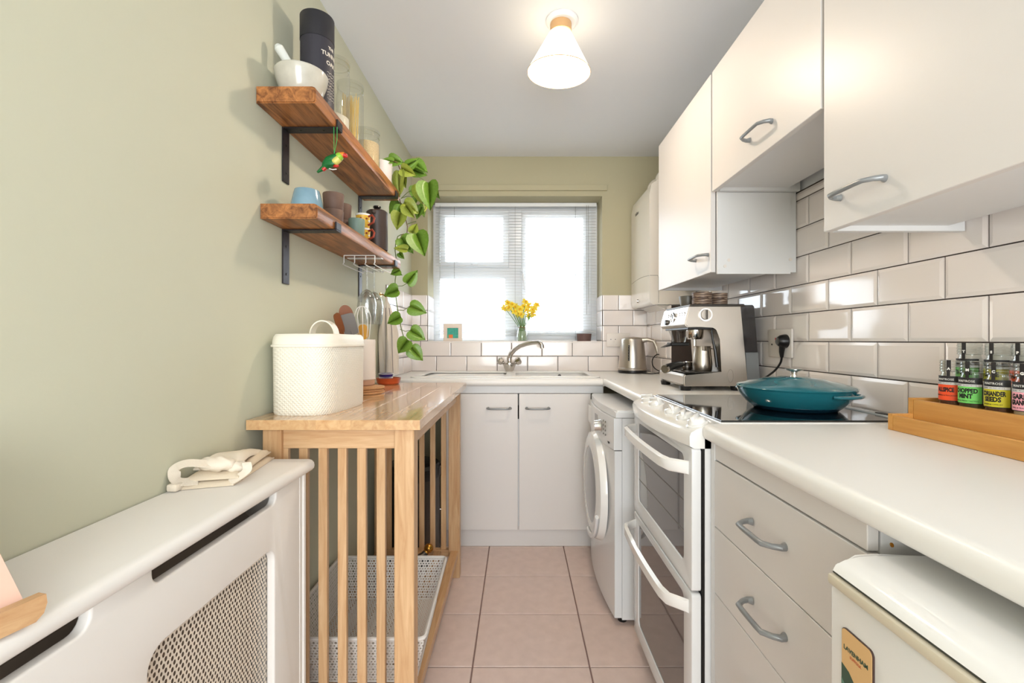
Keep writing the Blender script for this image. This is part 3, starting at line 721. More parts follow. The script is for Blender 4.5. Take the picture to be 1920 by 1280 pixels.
# ------------------------------------------------------------------ wooden slatted table along the left wall
tb = thing('kitchen_table', 'tall slatted rubberwood table against the sage wall, holding the bread bin', 'table', (-.48, 1.72, 0))
TT, TK = HC-.2096, .026
TX0, TX1, TY0, TY1 = -.714, -.258, 1.192, 2.25
top = add('table_top', G().box(TX0+.004, TX1-.004, TY0+.004, TY1-.004, TT-TK+.002, TT-.004), 'bench_top', tb)
ns = 5
for i in range(ns):
    a = TX0+(TX1-TX0)*i/ns; b = TX0+(TX1-TX0)*(i+1)/ns
    add('stave', G().box(a, b, TY0, TY1, TT-TK, TT, .0004), 'bench_top', top)
LX = ((-.684, -.634), (-.332, -.279)); LY = ((1.215, 1.263), (2.160, 2.208))
for x0, x1 in LX:
    for y0, y1 in LY: add('leg', G().box(x0, x1, y0, y1, 0, TT-TK, .002), 'bench_wood', tb)
RZ1, RZ0 = TT-TK-.0015, TT-TK-.056
for y0 in (1.225, 2.178): add('end_rail', G().box(LX[0][1], LX[1][0], y0, y0+.022, RZ0, RZ1, .0015), 'bench_wood_x', tb)
for x0 in (-.672, -.314): add('side_rail', G().box(x0, x0+.022, LY[0][1], LY[1][0], RZ0, RZ1, .0015), 'bench_wood_y', tb)
for y0 in (1.220, 2.172): add('lower_end_rail', G().box(LX[0][1], LX[1][0], y0, y0+.03, .098, .128, .0015), 'bench_wood_x', tb)
for x0 in (-.675, -.322): add('lower_side_rail', G().box(x0, x0+.036, LY[0][1], LY[1][0], .098, .130, .0015), 'bench_wood_y', tb)
for y0 in (1.224, 2.178):
    for i in range(7):
        if y0 > 2 and i == 0: pass
        xc = -.6215+.0524*i+(-.012 if y0 < 2 else .0)
        if xc > -.345: continue
        add('slat', G().box(xc-.0118, xc+.0118, y0+.004, y0+.018, .126, RZ0+.002, .001), 'bench_wood', tb)
for xc in (-.56, -.47, -.385):
    add('shelf_slat', G().box(xc-.016, xc+.016, 1.25, 2.172, .104, .126, .0015), 'bench_wood_y', tb)

# white pierced basket
bk = thing('storage_basket', 'white pierced metal basket on the lower shelf of the wooden table', 'basket', (-.48, 1.54, .131))
rim = [Vector((-.700, 1.296, .279)), Vector((-.268, 1.296, .279)), Vector((-.283, 1.785, .279)), Vector((-.700, 1.785, .279))]
bot = [Vector((-.670, 1.33, .134)), Vector((-.300, 1.33, .134)), Vector((-.315, 1.755, .134)), Vector((-.670, 1.755, .134))]
pp = .0092
hole = lambda i, j: ((.0036, .0036) if (j % 2 == 0 and i % 2 == 0) else (.0021, .0021)) if True else 0
for i in range(4):
    a, b_, c, d = bot[i], bot[(i+1) % 4], rim[(i+1) % 4], rim[i]
    L1 = (b_-a).length; H = ((d+c)/2-(a+b_)/2).length
    nu, nv = round(L1/pp), round(H/pp)
    gg = perforated(Matrix.Identity(4), nu, nv, 1/max(nu, 1), hole) if False else None
    u = (b_-a); g = perforated(Matrix.Identity(4), nu, nv, pp, hole)
    for v in g.b.verts:
        s = max(0, min(1, v.co.x/(nu*pp))); t = v.co.y/(nv*pp)
        v.co = (a*(1-s)+b_*s)*(1-t)+(d*(1-s)+c*s)*t
    o = add('side', g, 'basket_white', bk, smooth=False, fix=False); o['kind'] = 'stuff'
nu, nv = round(.37/pp), round(.425/pp)
g = perforated(Matrix.Identity(4), nu, nv, pp, lambda i, j: (.0028, .0028) if (i+j) % 2 else (.0018, .0018))
for v in g.b.verts:
    s = max(0, min(1, v.co.x/(nu*pp))); t = v.co.y/(nv*pp)
    v.co = (bot[0]*(1-s)+bot[1]*s)*(1-t)+(bot[3]*(1-s)+bot[2]*s)*t
o = add('base', g, 'basket_white', bk, smooth=False, fix=False); o['kind'] = 'stuff'
def rounded_loop(P, r=.03, n=4):
    out = []
    for i in range(4):
        p, a, c = P[i], P[i-1], P[(i+1) % 4]; u, v = (a-p).normalized(), (c-p).normalized()
        for k in range(n+1):
            t = k/n; out.append(p+u*r*(1-t)**2+v*r*t**2)
    return out
add('rim', G().tube(rounded_loop(rim, .02), .006, 8, True), 'basket_white', bk)
add('base_wire', G().tube(rounded_loop(bot, .02), .003, 6, True), 'basket_white', bk)
# brass fitting resting on the shelf behind the basket
vf = thing('pipe_fitting', 'brass and black pipe fitting lying on the table shelf behind the basket', 'pipe fitting', (-.41, 2.07, .13))
add('body', G().tube([(-.455, 2.03, .150), (-.43, 2.05, .158), (-.42, 2.06, .168)], [.018, .017, .014], 12), 'dark_steel', vf)
add('cap', G().sphere((-.408, 2.07, .184), .021).cyl((-.42, 2.06, .168), (-.41, 2.068, .182), .014), 'brass', vf)

# pedal bin behind the table
pb = thing('pedal_bin', 'steel pedal bin with black lid behind the table slats', 'bin', (-.545, 2.375, 0))
c = (-.545, 2.378, 0)
add('body', G().lathe([(0, .03), (.128, .03), (.132, .04), (.132, .42), (0, .42)], c, 40), 'dark_steel', pb)
add('lid_band', G().lathe([(.134, .42), (.137, .425), (.137, .475), (.125, .492), (.128, .42)], c, 40), 'black_plastic', pb)
add('lid', G().lathe([(.124, .475), (.124, .490), (.08, .502), (0, .505)], c, 40), 'black_plastic', pb)
add('base', G().lathe([(0, .0), (.136, .0), (.136, .03), (0, .03)], c, 40), 'black_plastic', pb)
add('lid_catch', G().tube([(-.408, 2.378, .485), (-.395, 2.37, .475), (-.393, 2.366, .44), (-.400, 2.364, .425)], .006, 8), 'black_plastic', pb)

# ------------------------------------------------------------------ bread bin, utensils, dishes on the table
bb = thing('bread_bin', 'cream embossed bread bin with arched lid handle, nearest on the table', 'bread bin', (-.597, 1.425, TT))
def sup(ax, ay, n, e=4.0, rot=-.05, c=(-.610, 1.412)):
    out = []
    for i in range(n):
        a = 2*PI*i/n; x = ax*math.copysign(abs(math.cos(a))**(2/e), math.cos(a)); y = ay*math.copysign(abs(math.sin(a))**(2/e), math.sin(a))
        out.append((c[0]+x*math.cos(rot)-y*math.sin(rot), c[1]+x*math.sin(rot)+y*math.cos(rot)))
    return out
def loft(rings, cap=True):
    g = G(); R = [[g.b.verts.new(p) for p in r] for r in rings]; n = len(R[0])
    for A, B in zip(R, R[1:]):
        for k in range(n): g.b.faces.new([A[k], A[(k+1) % n], B[(k+1) % n], B[k]])
    if cap: g.b.faces.new(R[0][::-1]); g.b.faces.new(R[-1])
    return g
def supring(s, z, n=80, e=3.4): return [(x, y, z) for x, y in sup(.098*s, .156*s**.6, n, e)]
body = add('body', loft([supring(.965, TT), supring(.985, TT+.006), supring(1, TT+.19)]), 'cream_tin', bb)
# embossed diamonds
m = bpy.data.materials.new('cream_tin_embossed'); m.use_nodes = True; MATS['cream_tin_embossed'] = m; nt = m.node_tree; b = nt.nodes['Principled BSDF']
b.inputs['Base Color'].default_value = rgba((238, 232, 216)); b.inputs['Roughness'].default_value = .35
tc = nt.nodes.new('ShaderNodeTexCoord'); sx = nt.nodes.new('ShaderNodeSeparateXYZ'); nt.links.new(tc.outputs['Object'], sx.inputs[0])
def mth(op, a, b_=None):
    n = nt.nodes.new('ShaderNodeMath'); n.operation = op
    for k, q in enumerate((a, b_)):
        if q is None: continue
        if isinstance(q, (int, float)): n.inputs[k].default_value = q
        else: nt.links.new(q, n.inputs[k])
    return n.outputs[0]
hxy = mth('ADD', sx.outputs[0], sx.outputs[1]) ; kf = 2*PI/.011
hxy2 = mth('SUBTRACT', sx.outputs[0], sx.outputs[1])
s1 = mth('SINE', mth('MULTIPLY', mth('ADD', hxy, sx.outputs[2]), kf)); s2 = mth('SINE', mth('MULTIPLY', mth('SUBTRACT', hxy, sx.outputs[2]), kf))
bp = nt.nodes.new('ShaderNodeBump'); bp.inputs['Distance'].default_value = .0012; bp.inputs['Strength'].default_value = .55
nt.links.new(mth('MAXIMUM', s1, s2), bp.inputs['Height']); nt.links.new(bp.outputs[0], b.inputs['Normal'])
body.data.materials[0] = m
add('lid', loft([supring(1.035, TT+.190), supring(1.05, TT+.191), supring(1.05, TT+.196), supring(1.02, TT+.198), supring(1.01, TT+.208), supring(.985, TT+.220), supring(.93, TT+.227), supring(.5, TT+.229)]), 'cream_tin', bb)
g = G(); hw = .018
for dy in (-.030, .030):
    pass
n = 16; rows = []
for t in range(n+1):
    a = PI*t/n; x = -.610-.040*math.cos(a); z = TT+.226+.046*math.sin(a)
    rows.append([(x, 1.43-hw, z), (x, 1.43+hw, z), (x*.0+(-.610-.036*math.cos(a)), 1.43+hw, TT+.226+.042*math.sin(a)), (-.610-.036*math.cos(a), 1.43-hw, TT+.226+.042*math.sin(a))])
add('lid_handle', loft(rows), 'cream_tin', bb, sharp=50)

cc = (-.602, 1.80)
z = TT
g = []
for k in range(3):
    c_ = add('cork_mat', G().lathe([(0, 0), (.066, 0), (.069, .002), (.069, .007), (.066, .009), (0, .009)], (cc[0]+(.002, -.002, .001)[k], cc[1], z), 40), 'cork', at=(cc[0], cc[1], z))
    tag(c_, ('lowest round cork mat in the stack on the table', 'middle round cork mat in the stack on the table', 'topmost cork mat, directly beneath the ribbed utensil pot')[k], 'mat', 'cork mats stacked under the utensil pot'); z += .0095
up = thing('utensil_pot', 'white ribbed ceramic pot full of kitchen utensils on cork mats', 'pot', (-.628, 1.835, z))
UP = (-.628, 1.835); pr = [(0, 0), (.044, 0), (.047, .004), (.047, .022)]
add('base', G().lathe(pr+[(.047, .0225), (0, .0225)], (*UP, z), 40), 'clay_raw', up)
pr = [(.047, .0225), (.049, .024)]
for i in range(20): pr += [(.0505, .026+i*.0078), (.0488, .0296+i*.0078)]
pr += [(.0495, .184), (.045, .184), (.045, .03), (0, .03)]
add('body', G().lathe(pr, (*UP, z), 48), 'ceramic_ridged', up, sharp=60)
UZ = z+.04
def utensil(name, label, cat, base, tip, mfun, m):
    t = mfun(Vector((UP[0]+base[0], UP[1]+base[1], UZ)), tip); t = add(name, t, m, at=(UP[0], UP[1], UZ)); tag(t, label, cat, 'utensils in the ribbed pot'); return t
def blade(a, tipc, w_, L, rnd, flatn, th=.006, r=.005):
    """handle from a to the head, then a flat rounded head facing flatn"""
    d = (tipc-a).normalized(); u = flatn.cross(d).normalized()
    hs = tipc-d*L/2; g = G().tube([a, a+(hs-a)*.5, hs+d*L*.2], r, 8)
    N = 24; pts = []
    for i in range(N):
        q = 2*PI*i/N; cx_, sy_ = math.cos(q), math.sin(q)
        pts.append((w_/2*math.copysign(abs(cx_)**rnd, cx_), L/2*math.copysign(abs(sy_)**rnd, sy_)))
    h = G().prism(pts, 'z', -th/2, th/2); n_ = u.cross(d)
    h.xf(Matrix(((u.x, d.x, n_.x, tipc.x), (u.y, d.y, n_.y, tipc.y), (u.z, d.z, n_.z, tipc.z), (0, 0, 0, 1))))
    me = bpy.data.meshes.new('t'); h.b.to_mesh(me); g.mesh(me); bpy.data.meshes.remove(me); return g
fn = Vector((.3, -1, .0)).normalized()
utensil('wooden_spatula', 'dark brown wooden spatula leaning leftmost in the ribbed pot', 'spatula', (-.025, .0), None, lambda a, _: blade(a, Wp(636, 606, 1.70), .030, .085, .5, Vector((.9, -.5, 0)), r=.006), 'spoon_brown')
utensil('wooden_spoon', 'round-headed brown wooden spoon standing behind the grey spatula', 'spoon', (.0, .01), None, lambda a, _: blade(a, Wp(649, 588, 1.80), .052, .07, 1.0, fn, .008), 'spoon_brown')
utensil('silicone_spatula', 'wide grey silicone spatula leaning forward in the ribbed pot', 'spatula', (.015, -.022), None, lambda a, _: blade(a, Wp(655, 608, 1.73), .052, .085, .35, fn), 'silicone_grey')
utensil('mustard_spoon', 'mustard yellow spoon head showing between the whisk wires', 'spoon', (.015, .0), None, lambda a, _: blade(a, Wp(681, 622, 1.80), .04, .06, .8, fn), 'mustard')
wk_ = thing('balloon_whisk', 'white wire balloon whisk standing in the ribbed pot', 'whisk', (UP[0], UP[1], UZ)); wk_['group'] = 'utensils in the ribbed pot'
wb0 = Vector((UP[0]+.005, UP[1]+.01, UZ)); wt = Wp(679, 574, 1.80); dd = (wt-wb0).normalized(); hs = wb0+dd*.10
add('grip', G().tube([wb0, hs], .007, 10), 'wire_white', wk_)
u = dd.cross(Vector((0, 1, 0))).normalized(); v = dd.cross(u); L = (wt-hs).length
for k in range(5):
    a = PI*k/5; e = u*math.cos(a)+v*math.sin(a); pts = []
    for i in range(21):
        q = PI*i/20; x = math.cos(q); hgt = L*math.sin(q)**.8; wdt = .042*math.copysign(abs(x)**.7, x)*(.35+.65*min(1, math.sin(q)*1.4)) if abs(x) < .999 else .006*x
        pts.append(hs+dd*hgt+e*wdt)
    add('wire', G().tube(pts, .0013, 5), 'wire_white', wk_)

td = (-.622, 2.178)
o = add('terracotta_dish', G().lathe([(0, 0), (.046, 0), (.053, .006), (.057, .028), (.059, .030), (.054, .030), (.050, .008), (0, .006)], (*td, TT), 40), 'terracotta', at=(*td, TT)); tag(o, 'shallow glazed terracotta dish at the far end of the wooden table', 'dish')
o = thing('small_bowl', 'small navy and white patterned bowl sitting in the terracotta dish', 'bowl', (td[0]-.012, td[1], TT+.007))
bc = (td[0]-.012, td[1], TT+.0065)
add('body', G().lathe([(0, 0), (.020, 0), (.030, .018), (.034, .044), (.031, .044), (.026, .016), (0, .005)], bc, 32), 'navy', o)
g = G()
pts = []
for i in range(64):
    a = 2*PI*i/64; zz = .022+(.007 if i % 2 else -.0); r = .0318+(.0006 if i % 2 else -.0008); pts.append((bc[0]+r*math.cos(a), bc[1]+r*math.sin(a), bc[2]+zz))
g.tube(pts, .0012, 5, True); g.tube([(bc[0]+.0342*math.cos(a), bc[1]+.0342*math.sin(a), bc[2]+.043) for a in [2*PI*i/32 for i in range(32)]], .0016, 5, True)
add('pattern', g, 'text_white', o)
# towel hanging from a hook
hk = add('wall_hook', G().tube([(XL+.001, 2.36, HC+.235), (XL+.012, 2.36, HC+.238), (XL+.030, 2.36, HC+.225), (XL+.034, 2.36, HC+.236), (XL+.030, 2.36, HC+.247)], .0035, 8).cyl((XL, 2.36, HC+.235), (XL+.004, 2.36, HC+.235), .012), 'brass', at=(XL, 2.36, HC+.235)); tag(hk, 'small brass hook on the wall holding the towel', 'hook')
rows = []; n = 40; tc_ = (XL+.046, 2.36)
for j in range(22):
    t = j/21; zz = HC+.222-.395*t; r = .006+.036*min(1, t*2.2)**.8+.008*t; row = []
    if t < .06: r = .007
    for i in range(n):
        a = 2*PI*i/n; f = 1+.22*math.sin(a*5+t*2.0)*min(1, t*3)+.10*math.sin(a*9+1.3-t*3)*min(1, t*3)
        row.append((tc_[0]-.012*(1-t)+max(-.040, .85*r*f*math.cos(a))+.004*t, tc_[1]+1.25*r*f*math.sin(a), zz))
    rows.append(row)
tw = thing('kitchen_towel', 'cream towel with dark stripes hanging on the hook above the terracotta dish', 'towel', (tc_[0], tc_[1], HC+.2))
add('cloth', loft(rows), 'towel', tw, sharp=80)
for cols in ((30,), (36,)):
    g = G(); pts = []
    for j in range(3, 22):
        p = Vector(rows[j][cols[0]]); c_ = Vector((tc_[0], tc_[1], p.z)); pts.append(p+(p-c_).normalized()*.0004)
    add('stripe', G().tube(pts, .0035, 6, flat=.35), 'towel_stripe', tw)

# ------------------------------------------------------------------ shelves
def shelf(y0, y1, z0, z1, xf, label):
    s = thing('wall_shelf', label, 'shelf', (-.64, (y0+y1)/2, z0)); s['group'] = 'rustic wall shelves'
    prof = [(XL+.001, z0), (XL+.001, z1), (xf-.010, z1), (xf-.003, z1-.003), (xf, z1-.010), (xf, z0+.006), (xf-.004, z0)]
    g = G().prism(prof, 'y', y0, y1)
    bmesh.ops.bevel(g.b, geom=[e for e in g.b.edges if all(abs(v.co.y-y0) < 1e-6 for v in e.verts)], offset=.003, segments=2, affect='EDGES')
    add('board', g, 'shelf_wood', s); return s
def bracket(y, z, xf, drop, label):
    b = thing('shelf_bracket', label, 'bracket', (XL, y, z)); b['group'] = 'black steel shelf brackets'
    w_ = .038; t = .005
    g = G().prism([(XL+.0005, z-drop), (XL+.0005, z-.0005), (xf+t+.001, z-.0005), (xf+t+.001, z+.020), (xf+.001, z+.020), (xf+.001, z-.0005), (xf-.001, z-t), (XL+t, z-t), (XL+t, z-drop)], 'y', y, y+w_)
    g = G()
    g.box(XL+.0006, XL+t, y, y+w_, z-drop, z-.0006, .001).box(XL+t, xf+.006, y, y+w_, z-t, z-.0006, .001)
    add('strap', g, 'bracket', b)
    add('lip', G().box(xf+.0012, xf+.0065, y, y+w_, z-.0006, z+.022, .001), 'bracket', b)
    for zz in (z-drop+.03, z-.05):
        add('screw', G().lathe([(0, .0025), (.003, .002), (.0042, 0), (0, 0)], (XL+t, y+w_/2, zz), 12, Matrix.Rotation(PI/2, 3, 'Y')), 'black_plastic', b)
    for X in (XL+.05, XL+.12): add('screw', G().lathe([(0, -.0022), (.0042, 0), (0, 0)], (X, y+w_/2, z-t), 10), 'black_plastic', b)
U0, U1, L0, L1 = HC+.647, HC+.693, HC+.337, HC+.379
shelf(1.240, 2.113, U0, U1, -.553, 'upper rustic brown timber wall shelf with the glass jars')
shelf(1.260, 2.150, L0, L1, -.557, 'lower rustic brown timber wall shelf with the cups')
bracket(1.377, U0, -.553, .165, 'black steel bracket nearest the viewer under the upper shelf')
bracket(2.035, U0, -.553, .165, 'black steel bracket at the window end of the upper shelf')
bracket(1.377, L0, -.557, .165, 'black steel bracket nearest the viewer under the lower shelf')
bracket(2.035, L0, -.557, .165, 'black steel bracket at the window end of the lower shelf')

# upper shelf
z = U1+.0005
mo = add('mortar', G().lathe([(0, 0), (.036, 0), (.040, .004), (.058, .030), (.069, .060), (.073, .082), (.071, .086), (.066, .083), (.060, .055), (.046, .028), (0, .012)], (-.636, 1.335, z), 48), 'stone_glaze', at=(-.636, 1.335, z)); tag(mo, 'grey speckled stoneware mortar bowl at the near end of the upper shelf', 'mortar')
pa, pb_ = Vector((-.612, 1.335, z+.018)), Vector((-.690, 1.300, z+.150))
pe = add('pestle', G().tube([pa, pa.lerp(pb_, .08), pa.lerp(pb_, .3), pa.lerp(pb_, .8), pa.lerp(pb_, .94), pb_], [.008, .014, .011, .0125, .0135, .007], 16), 'pestle', at=pa); tag(pe, 'white marbled pestle leaning in the mortar bowl', 'pestle')
tu = thing('cardboard_tube', 'tall dark cardboard tube with handwritten style lettering on the upper shelf', 'tube', (-.630, 1.425, z)); tc2 = (-.630, 1.425)
add('body', G().lathe([(0, 0), (.049, 0), (.049, .235), (0, .235)], (*tc2, z), 48), 'tube_dark', tu)
add('lid', G().lathe([(0, .235), (.0502, .235), (.0502, .309), (.049, .311), (0, .311)], (*tc2, z), 48), 'tube_lid', tu)
ph = -PI/2+1.35
for s_, dy, sz in (('THE', .208, .013), ('TUNNEL', .186, .018), ('OAK', .160, .018)):
    gq = text(s_, sz, .0004, bold=.0004); wrap(gq, tc2, .0493, ph, z+dy); add('lettering', gq, 'print_cream', tu, smooth=False)
for i in range(9):
    pts = []
    for k in range(8):
        a = ph-.34+.68*k/7; pts.append((tc2[0]+.0494*math.cos(a), tc2[1]+.0494*math.sin(a), z+.132-i*.010+.0025*math.sin(k*2.4+i*1.7)))
    add('script_line', G().tube(pts, .0006, 4), 'print_cream', tu)
def jar(cx, cy, r, h, label, fill, fm, name='glass_jar'):
    j = thing(name, label, 'jar', (cx, cy, z)); j['group'] = 'glass jars on the upper shelf'
    pr = [(0, .001), (r-.004, .001), (r, .006), (r, h-.045), (r-.004, h-.035), (r-.004, h-.03), (r-.001, h-.028), (r-.001, h-.022), (r-.005, h-.02), (r-.005, h-.012)]
    add('body', G().lathe(pr, (cx, cy, z), 40), 'jar_glass', j)
    add('lid', G().lathe([(r-.004, h-.012), (r+.001, h-.012), (r+.001, h-.001), (r-.004, h), (0, h)], (cx, cy, z), 40), 'jar_glass', j)
    if fill: add(fill[0], fill[1], fm, j)
    return j
j1 = (-.645, 1.60); jar(*j1, .0495, .285, 'tall glass jar of flour beside the dark tube', ('flour', G().lathe([(0, .004), (.046, .004), (.046, .085), (.03, .095), (0, .099)], (*j1, z), 32)), 'flour')
j2 = (-.645, 1.745)
gj = G(); rr_ = random.Random(3)
for i in range(46):
    a, q = rr_.random()*2*PI, rr_.random()**.5*.026; a2 = a+rr_.uniform(-.5, .9)
    gj.cyl((j2[0]+q*math.cos(a), j2[1]+q*math.sin(a), z+.004), (j2[0]+(q*.9+.010)*math.cos(a2), j2[1]+(q*.9+.010)*math.sin(a2), z+.235+rr_.uniform(-.012, .008)), .0011, 5)
J = jar(*j2, .049, .283, 'tall glass jar of dry spaghetti, middle of the glass jars', None, None)
o = add('spaghetti', gj, 'pasta', J); o['kind'] = 'stuff'
j3 = (-.637, 1.905); jar(*j3, .0545, .178, 'short wide glass jar of pearl grains beside the white plant pot', ('grains', G().lathe([(0, .004), (.051, .004), (.051, .125), (.03, .131), (0, .132)], (*j3, z), 40)), 'grain')

# lower shelf
z = L1+.0005
o = add('glazed_bowl', G().lathe([(0, 0), (.046, 0), (.047, .004), (.044, .030), (.037, .062), (.035, .068), (.033, .066), (.040, .030), (.041, .006), (0, .006)], (-.634, 1.365, z), 40), 'blue_glaze', at=(-.634, 1.365, z)); tag(o, 'blue glazed stoneware bowl at the near end of the lower shelf', 'bowl')
def tumbler(cx, cy, zz, r, h, m, label, grp='stacked brown cups'):
    t = add('cup', G().lathe([(0, 0), (r*.86, 0), (r*.92, .004), (r, h-.003), (r-.001, h), (r-.004, h-.002), (r*.86, .008), (0, .007)], (cx, cy, zz), 36), m, at=(cx, cy, zz)); return tag(t, label, 'cup', grp)
tumbler(-.622, 1.53, z, .0325, .056, 'brown_ceramic', 'lower brown clay cup of the near stack beside the blue bowl')
tumbler(-.622, 1.53, z+.0562, .034, .055, 'brown_ceramic', 'upper brown clay cup of the near stack beside the blue bowl')
tumbler(-.655, 1.69, z, .033, .062, 'brown_ceramic', 'lower brown clay cup of the further stack behind the teal cup')
tumbler(-.655, 1.69, z+.0622, .0335, .060, 'brown_ceramic', 'upper brown clay cup of the further stack behind the teal cup')
tumbler(-.592, 1.665, z, .029, .062, 'teal_cup', 'small grey-green cup at the front edge of the lower shelf', 'cups on the lower shelf')
def mug(cx, cy, zz, label):
    t = thing('mug', label, 'mug', (cx, cy, zz)); t['group'] = 'stacked yellow mugs'
    r, h = .0275, .054
    add('body', G().lathe([(0, 0), (r*.8, 0), (r*.9, .004), (r, h), (r-.003, h), (r*.85, .008), (0, .006)], (cx, cy, zz), 32), 'yellow_cup', t)
    add('rim_band', G().lathe([(r, h-.007), (r+.0006, h-.006), (r+.0006, h), (r-.002, h+.0006)], (cx, cy, zz), 32), 'text_white', t)
    pts = [(cx+r*.9, cy-.010, zz+.044), (cx+r+.012, cy-.014, zz+.048), (cx+r+.022, cy-.017, zz+.036), (cx+r+.018, cy-.016, zz+.020), (cx+r*.85, cy-.010, zz+.010)]
    add('handle', G().tube(pts, .0042, 8), 'cup_print', t)
    for k in range(7):
        a = -PI/2+(k-3)*.42; R = r*.965; p0 = Vector((cx+R*math.cos(a), cy+R*math.sin(a), zz+.026+.008*(k % 2)))
        add('spot', G().sphere(p0, .0045, 8, 6, (1, 1, .8)), 'cup_print' if k % 2 else 'text_white', t)
mug(-.606, 1.775, z, 'lower yellow patterned mug stacked in front of the brown canister')
mug(-.606, 1.775, z+.0560, 'upper yellow patterned mug with brown handle, topping the mug stack')
cf = thing('cafetiere', 'tall dark brown cafetiere with black plunger knob on the lower shelf', 'cafetiere', (-.598, 1.925, z)); q = (-.598, 1.925)
add('body', G().lathe([(0, 0), (.043, 0), (.044, .004), (.043, .150), (.0435, .152), (.0435, .160), (.036, .166), (0, .168)], (*q, z), 40), 'cafe_brown', cf)
add('plunger', G().cyl((*q, z+.166), (*q, z+.178), .0025).lathe([(0, .176), (.010, .176), (.016, .180), (.015, .186), (0, .189)], (*q, z), 24), 'black_plastic', cf)
add('spout', G().prism([(q[0]-.010, q[1]-.042), (q[0]+.010, q[1]-.042), (q[0], q[1]-.058)], 'z', z+.145, z+.158), 'cafe_brown', cf)
add('handle', G().tube([(q[0]-.008, q[1]+.040, z+.14), (q[0]-.012, q[1]+.062, z+.135), (q[0]-.012, q[1]+.062, z+.05), (q[0]-.008, q[1]+.040, z+.035)], .006, 8), 'black_plastic', cf)

# stemware rack and glasses under the lower shelf
gr = thing('glass_rack', 'white wire stemware rack hanging beneath the lower shelf', 'rack', (-.63, 1.93, L0))
z = L0
for X in (-.690, -.648, -.604, -.568):
    pts = [(X, 1.80, z-.002), (X, 1.80, z-.030), (X, 1.79, z-.038), (X, 1.82, z-.040), (X, 2.02, z-.040), (X, 2.03, z-.030)]
    add('rail', G().tube(pts, .002, 6), 'wire_white', gr)
for y, dz in ((1.80, .002), (2.03, .030)): add('cross_wire', G().tube([(-.690, y, z-dz), (-.568, y, z-dz)], .002, 6), 'wire_white', gr)
add('clip', G().box(-.70, -.56, 1.86, 1.885, z-.003, z-.0005), 'wire_white', gr)
def wine(cx, cy, label):
    t = thing('wine_glass', label, 'glass', (cx, cy, z-.28)); t['group'] = 'wine glasses hanging in the rack'
    f = z-.034
    add('foot', G().lathe([(0, 0), (.033, -.0015), (.033, -.003), (.006, -.005), (0, -.005)], (cx, cy, f), 32), 'thin_glass', t)
    add('stem', G().lathe([(.005, -.004), (.0032, -.02), (.0032, -.085), (.006, -.095)], (cx, cy, f), 14), 'thin_glass', t)
    add('bowl', G().lathe([(0, -.093), (.008, -.095), (.022, -.106), (.035, -.130), (.039, -.160), (.036, -.20), (.030, -.235), (.0293, -.235), (.0352, -.20), (.038, -.160), (.034, -.131), (0, -.098)], (cx, cy, f), 32), 'thin_glass', t)
wine(-.626, 1.88, 'wine glass hanging upside down nearest in the rack')
wine(-.626, 1.975, 'wine glass hanging upside down further along the rack')

# hanging bird
bd = thing('bird_ornament', 'painted toucan ornament hanging on green string from the upper shelf bracket', 'ornament', (-.545, 1.372, HC+.55))
ctr = Wp(624, 303, 1.368)
def bp_(px, py, dy=0): return Wp(px, py, 1.368+dy)
add('body', G().tube([bp_(606, 315), bp_(611, 310), bp_(618, 303), bp_(627, 299), bp_(634, 295)], [.006, .013, .0165, .016, .012], 16), 'bird_green', bd)
add('belly', G().tube([bp_(621, 305, -.006), bp_(629, 303, -.009), bp_(636, 297, -.009)], [.006, .011, .010], 14), 'bird_yellow', bd)
add('head', G().sphere(bp_(636, 294), .0125, 14, 10), 'bird_lime', bd)
add('beak', G().tube([bp_(638, 291), bp_(644, 290), bp_(648, 292)], [.0085, .0075, .0055], 12), 'bird_orange', bd)
add('beak_tip', G().tube([bp_(645, 291), bp_(649, 292), bp_(651, 295)], [.0072, .0062, .002], 12), 'bird_red', bd)
add('tail', G().tube([bp_(609, 313), bp_(602, 318), bp_(595, 323)], [.008, .006, .003], 10), 'bird_green', bd)
add('tail_patch', G().tube([bp_(610, 314, -.001), bp_(605, 319, -.002)], [.007, .005], 10), 'bird_red', bd)
add('wing', G().sphere(bp_(619, 304, -.013), .011, 14, 8, (1.5, .35, .9)), 'bird_green', bd)
add('flank', G().sphere(bp_(630, 311, -.008), .006, 12, 8, (1.5, .6, .7)), 'bird_red', bd)
add('claw', G().tube([bp_(617, 316), bp_(624, 318), bp_(631, 317)], .0015, 6), 'text_white', bd)
for a in (626, 632): add('string', G().tube([bp_(626.5, 289), bp_(a, 262), bp_(a, 238)], .0008, 5), 'bird_string', bd)

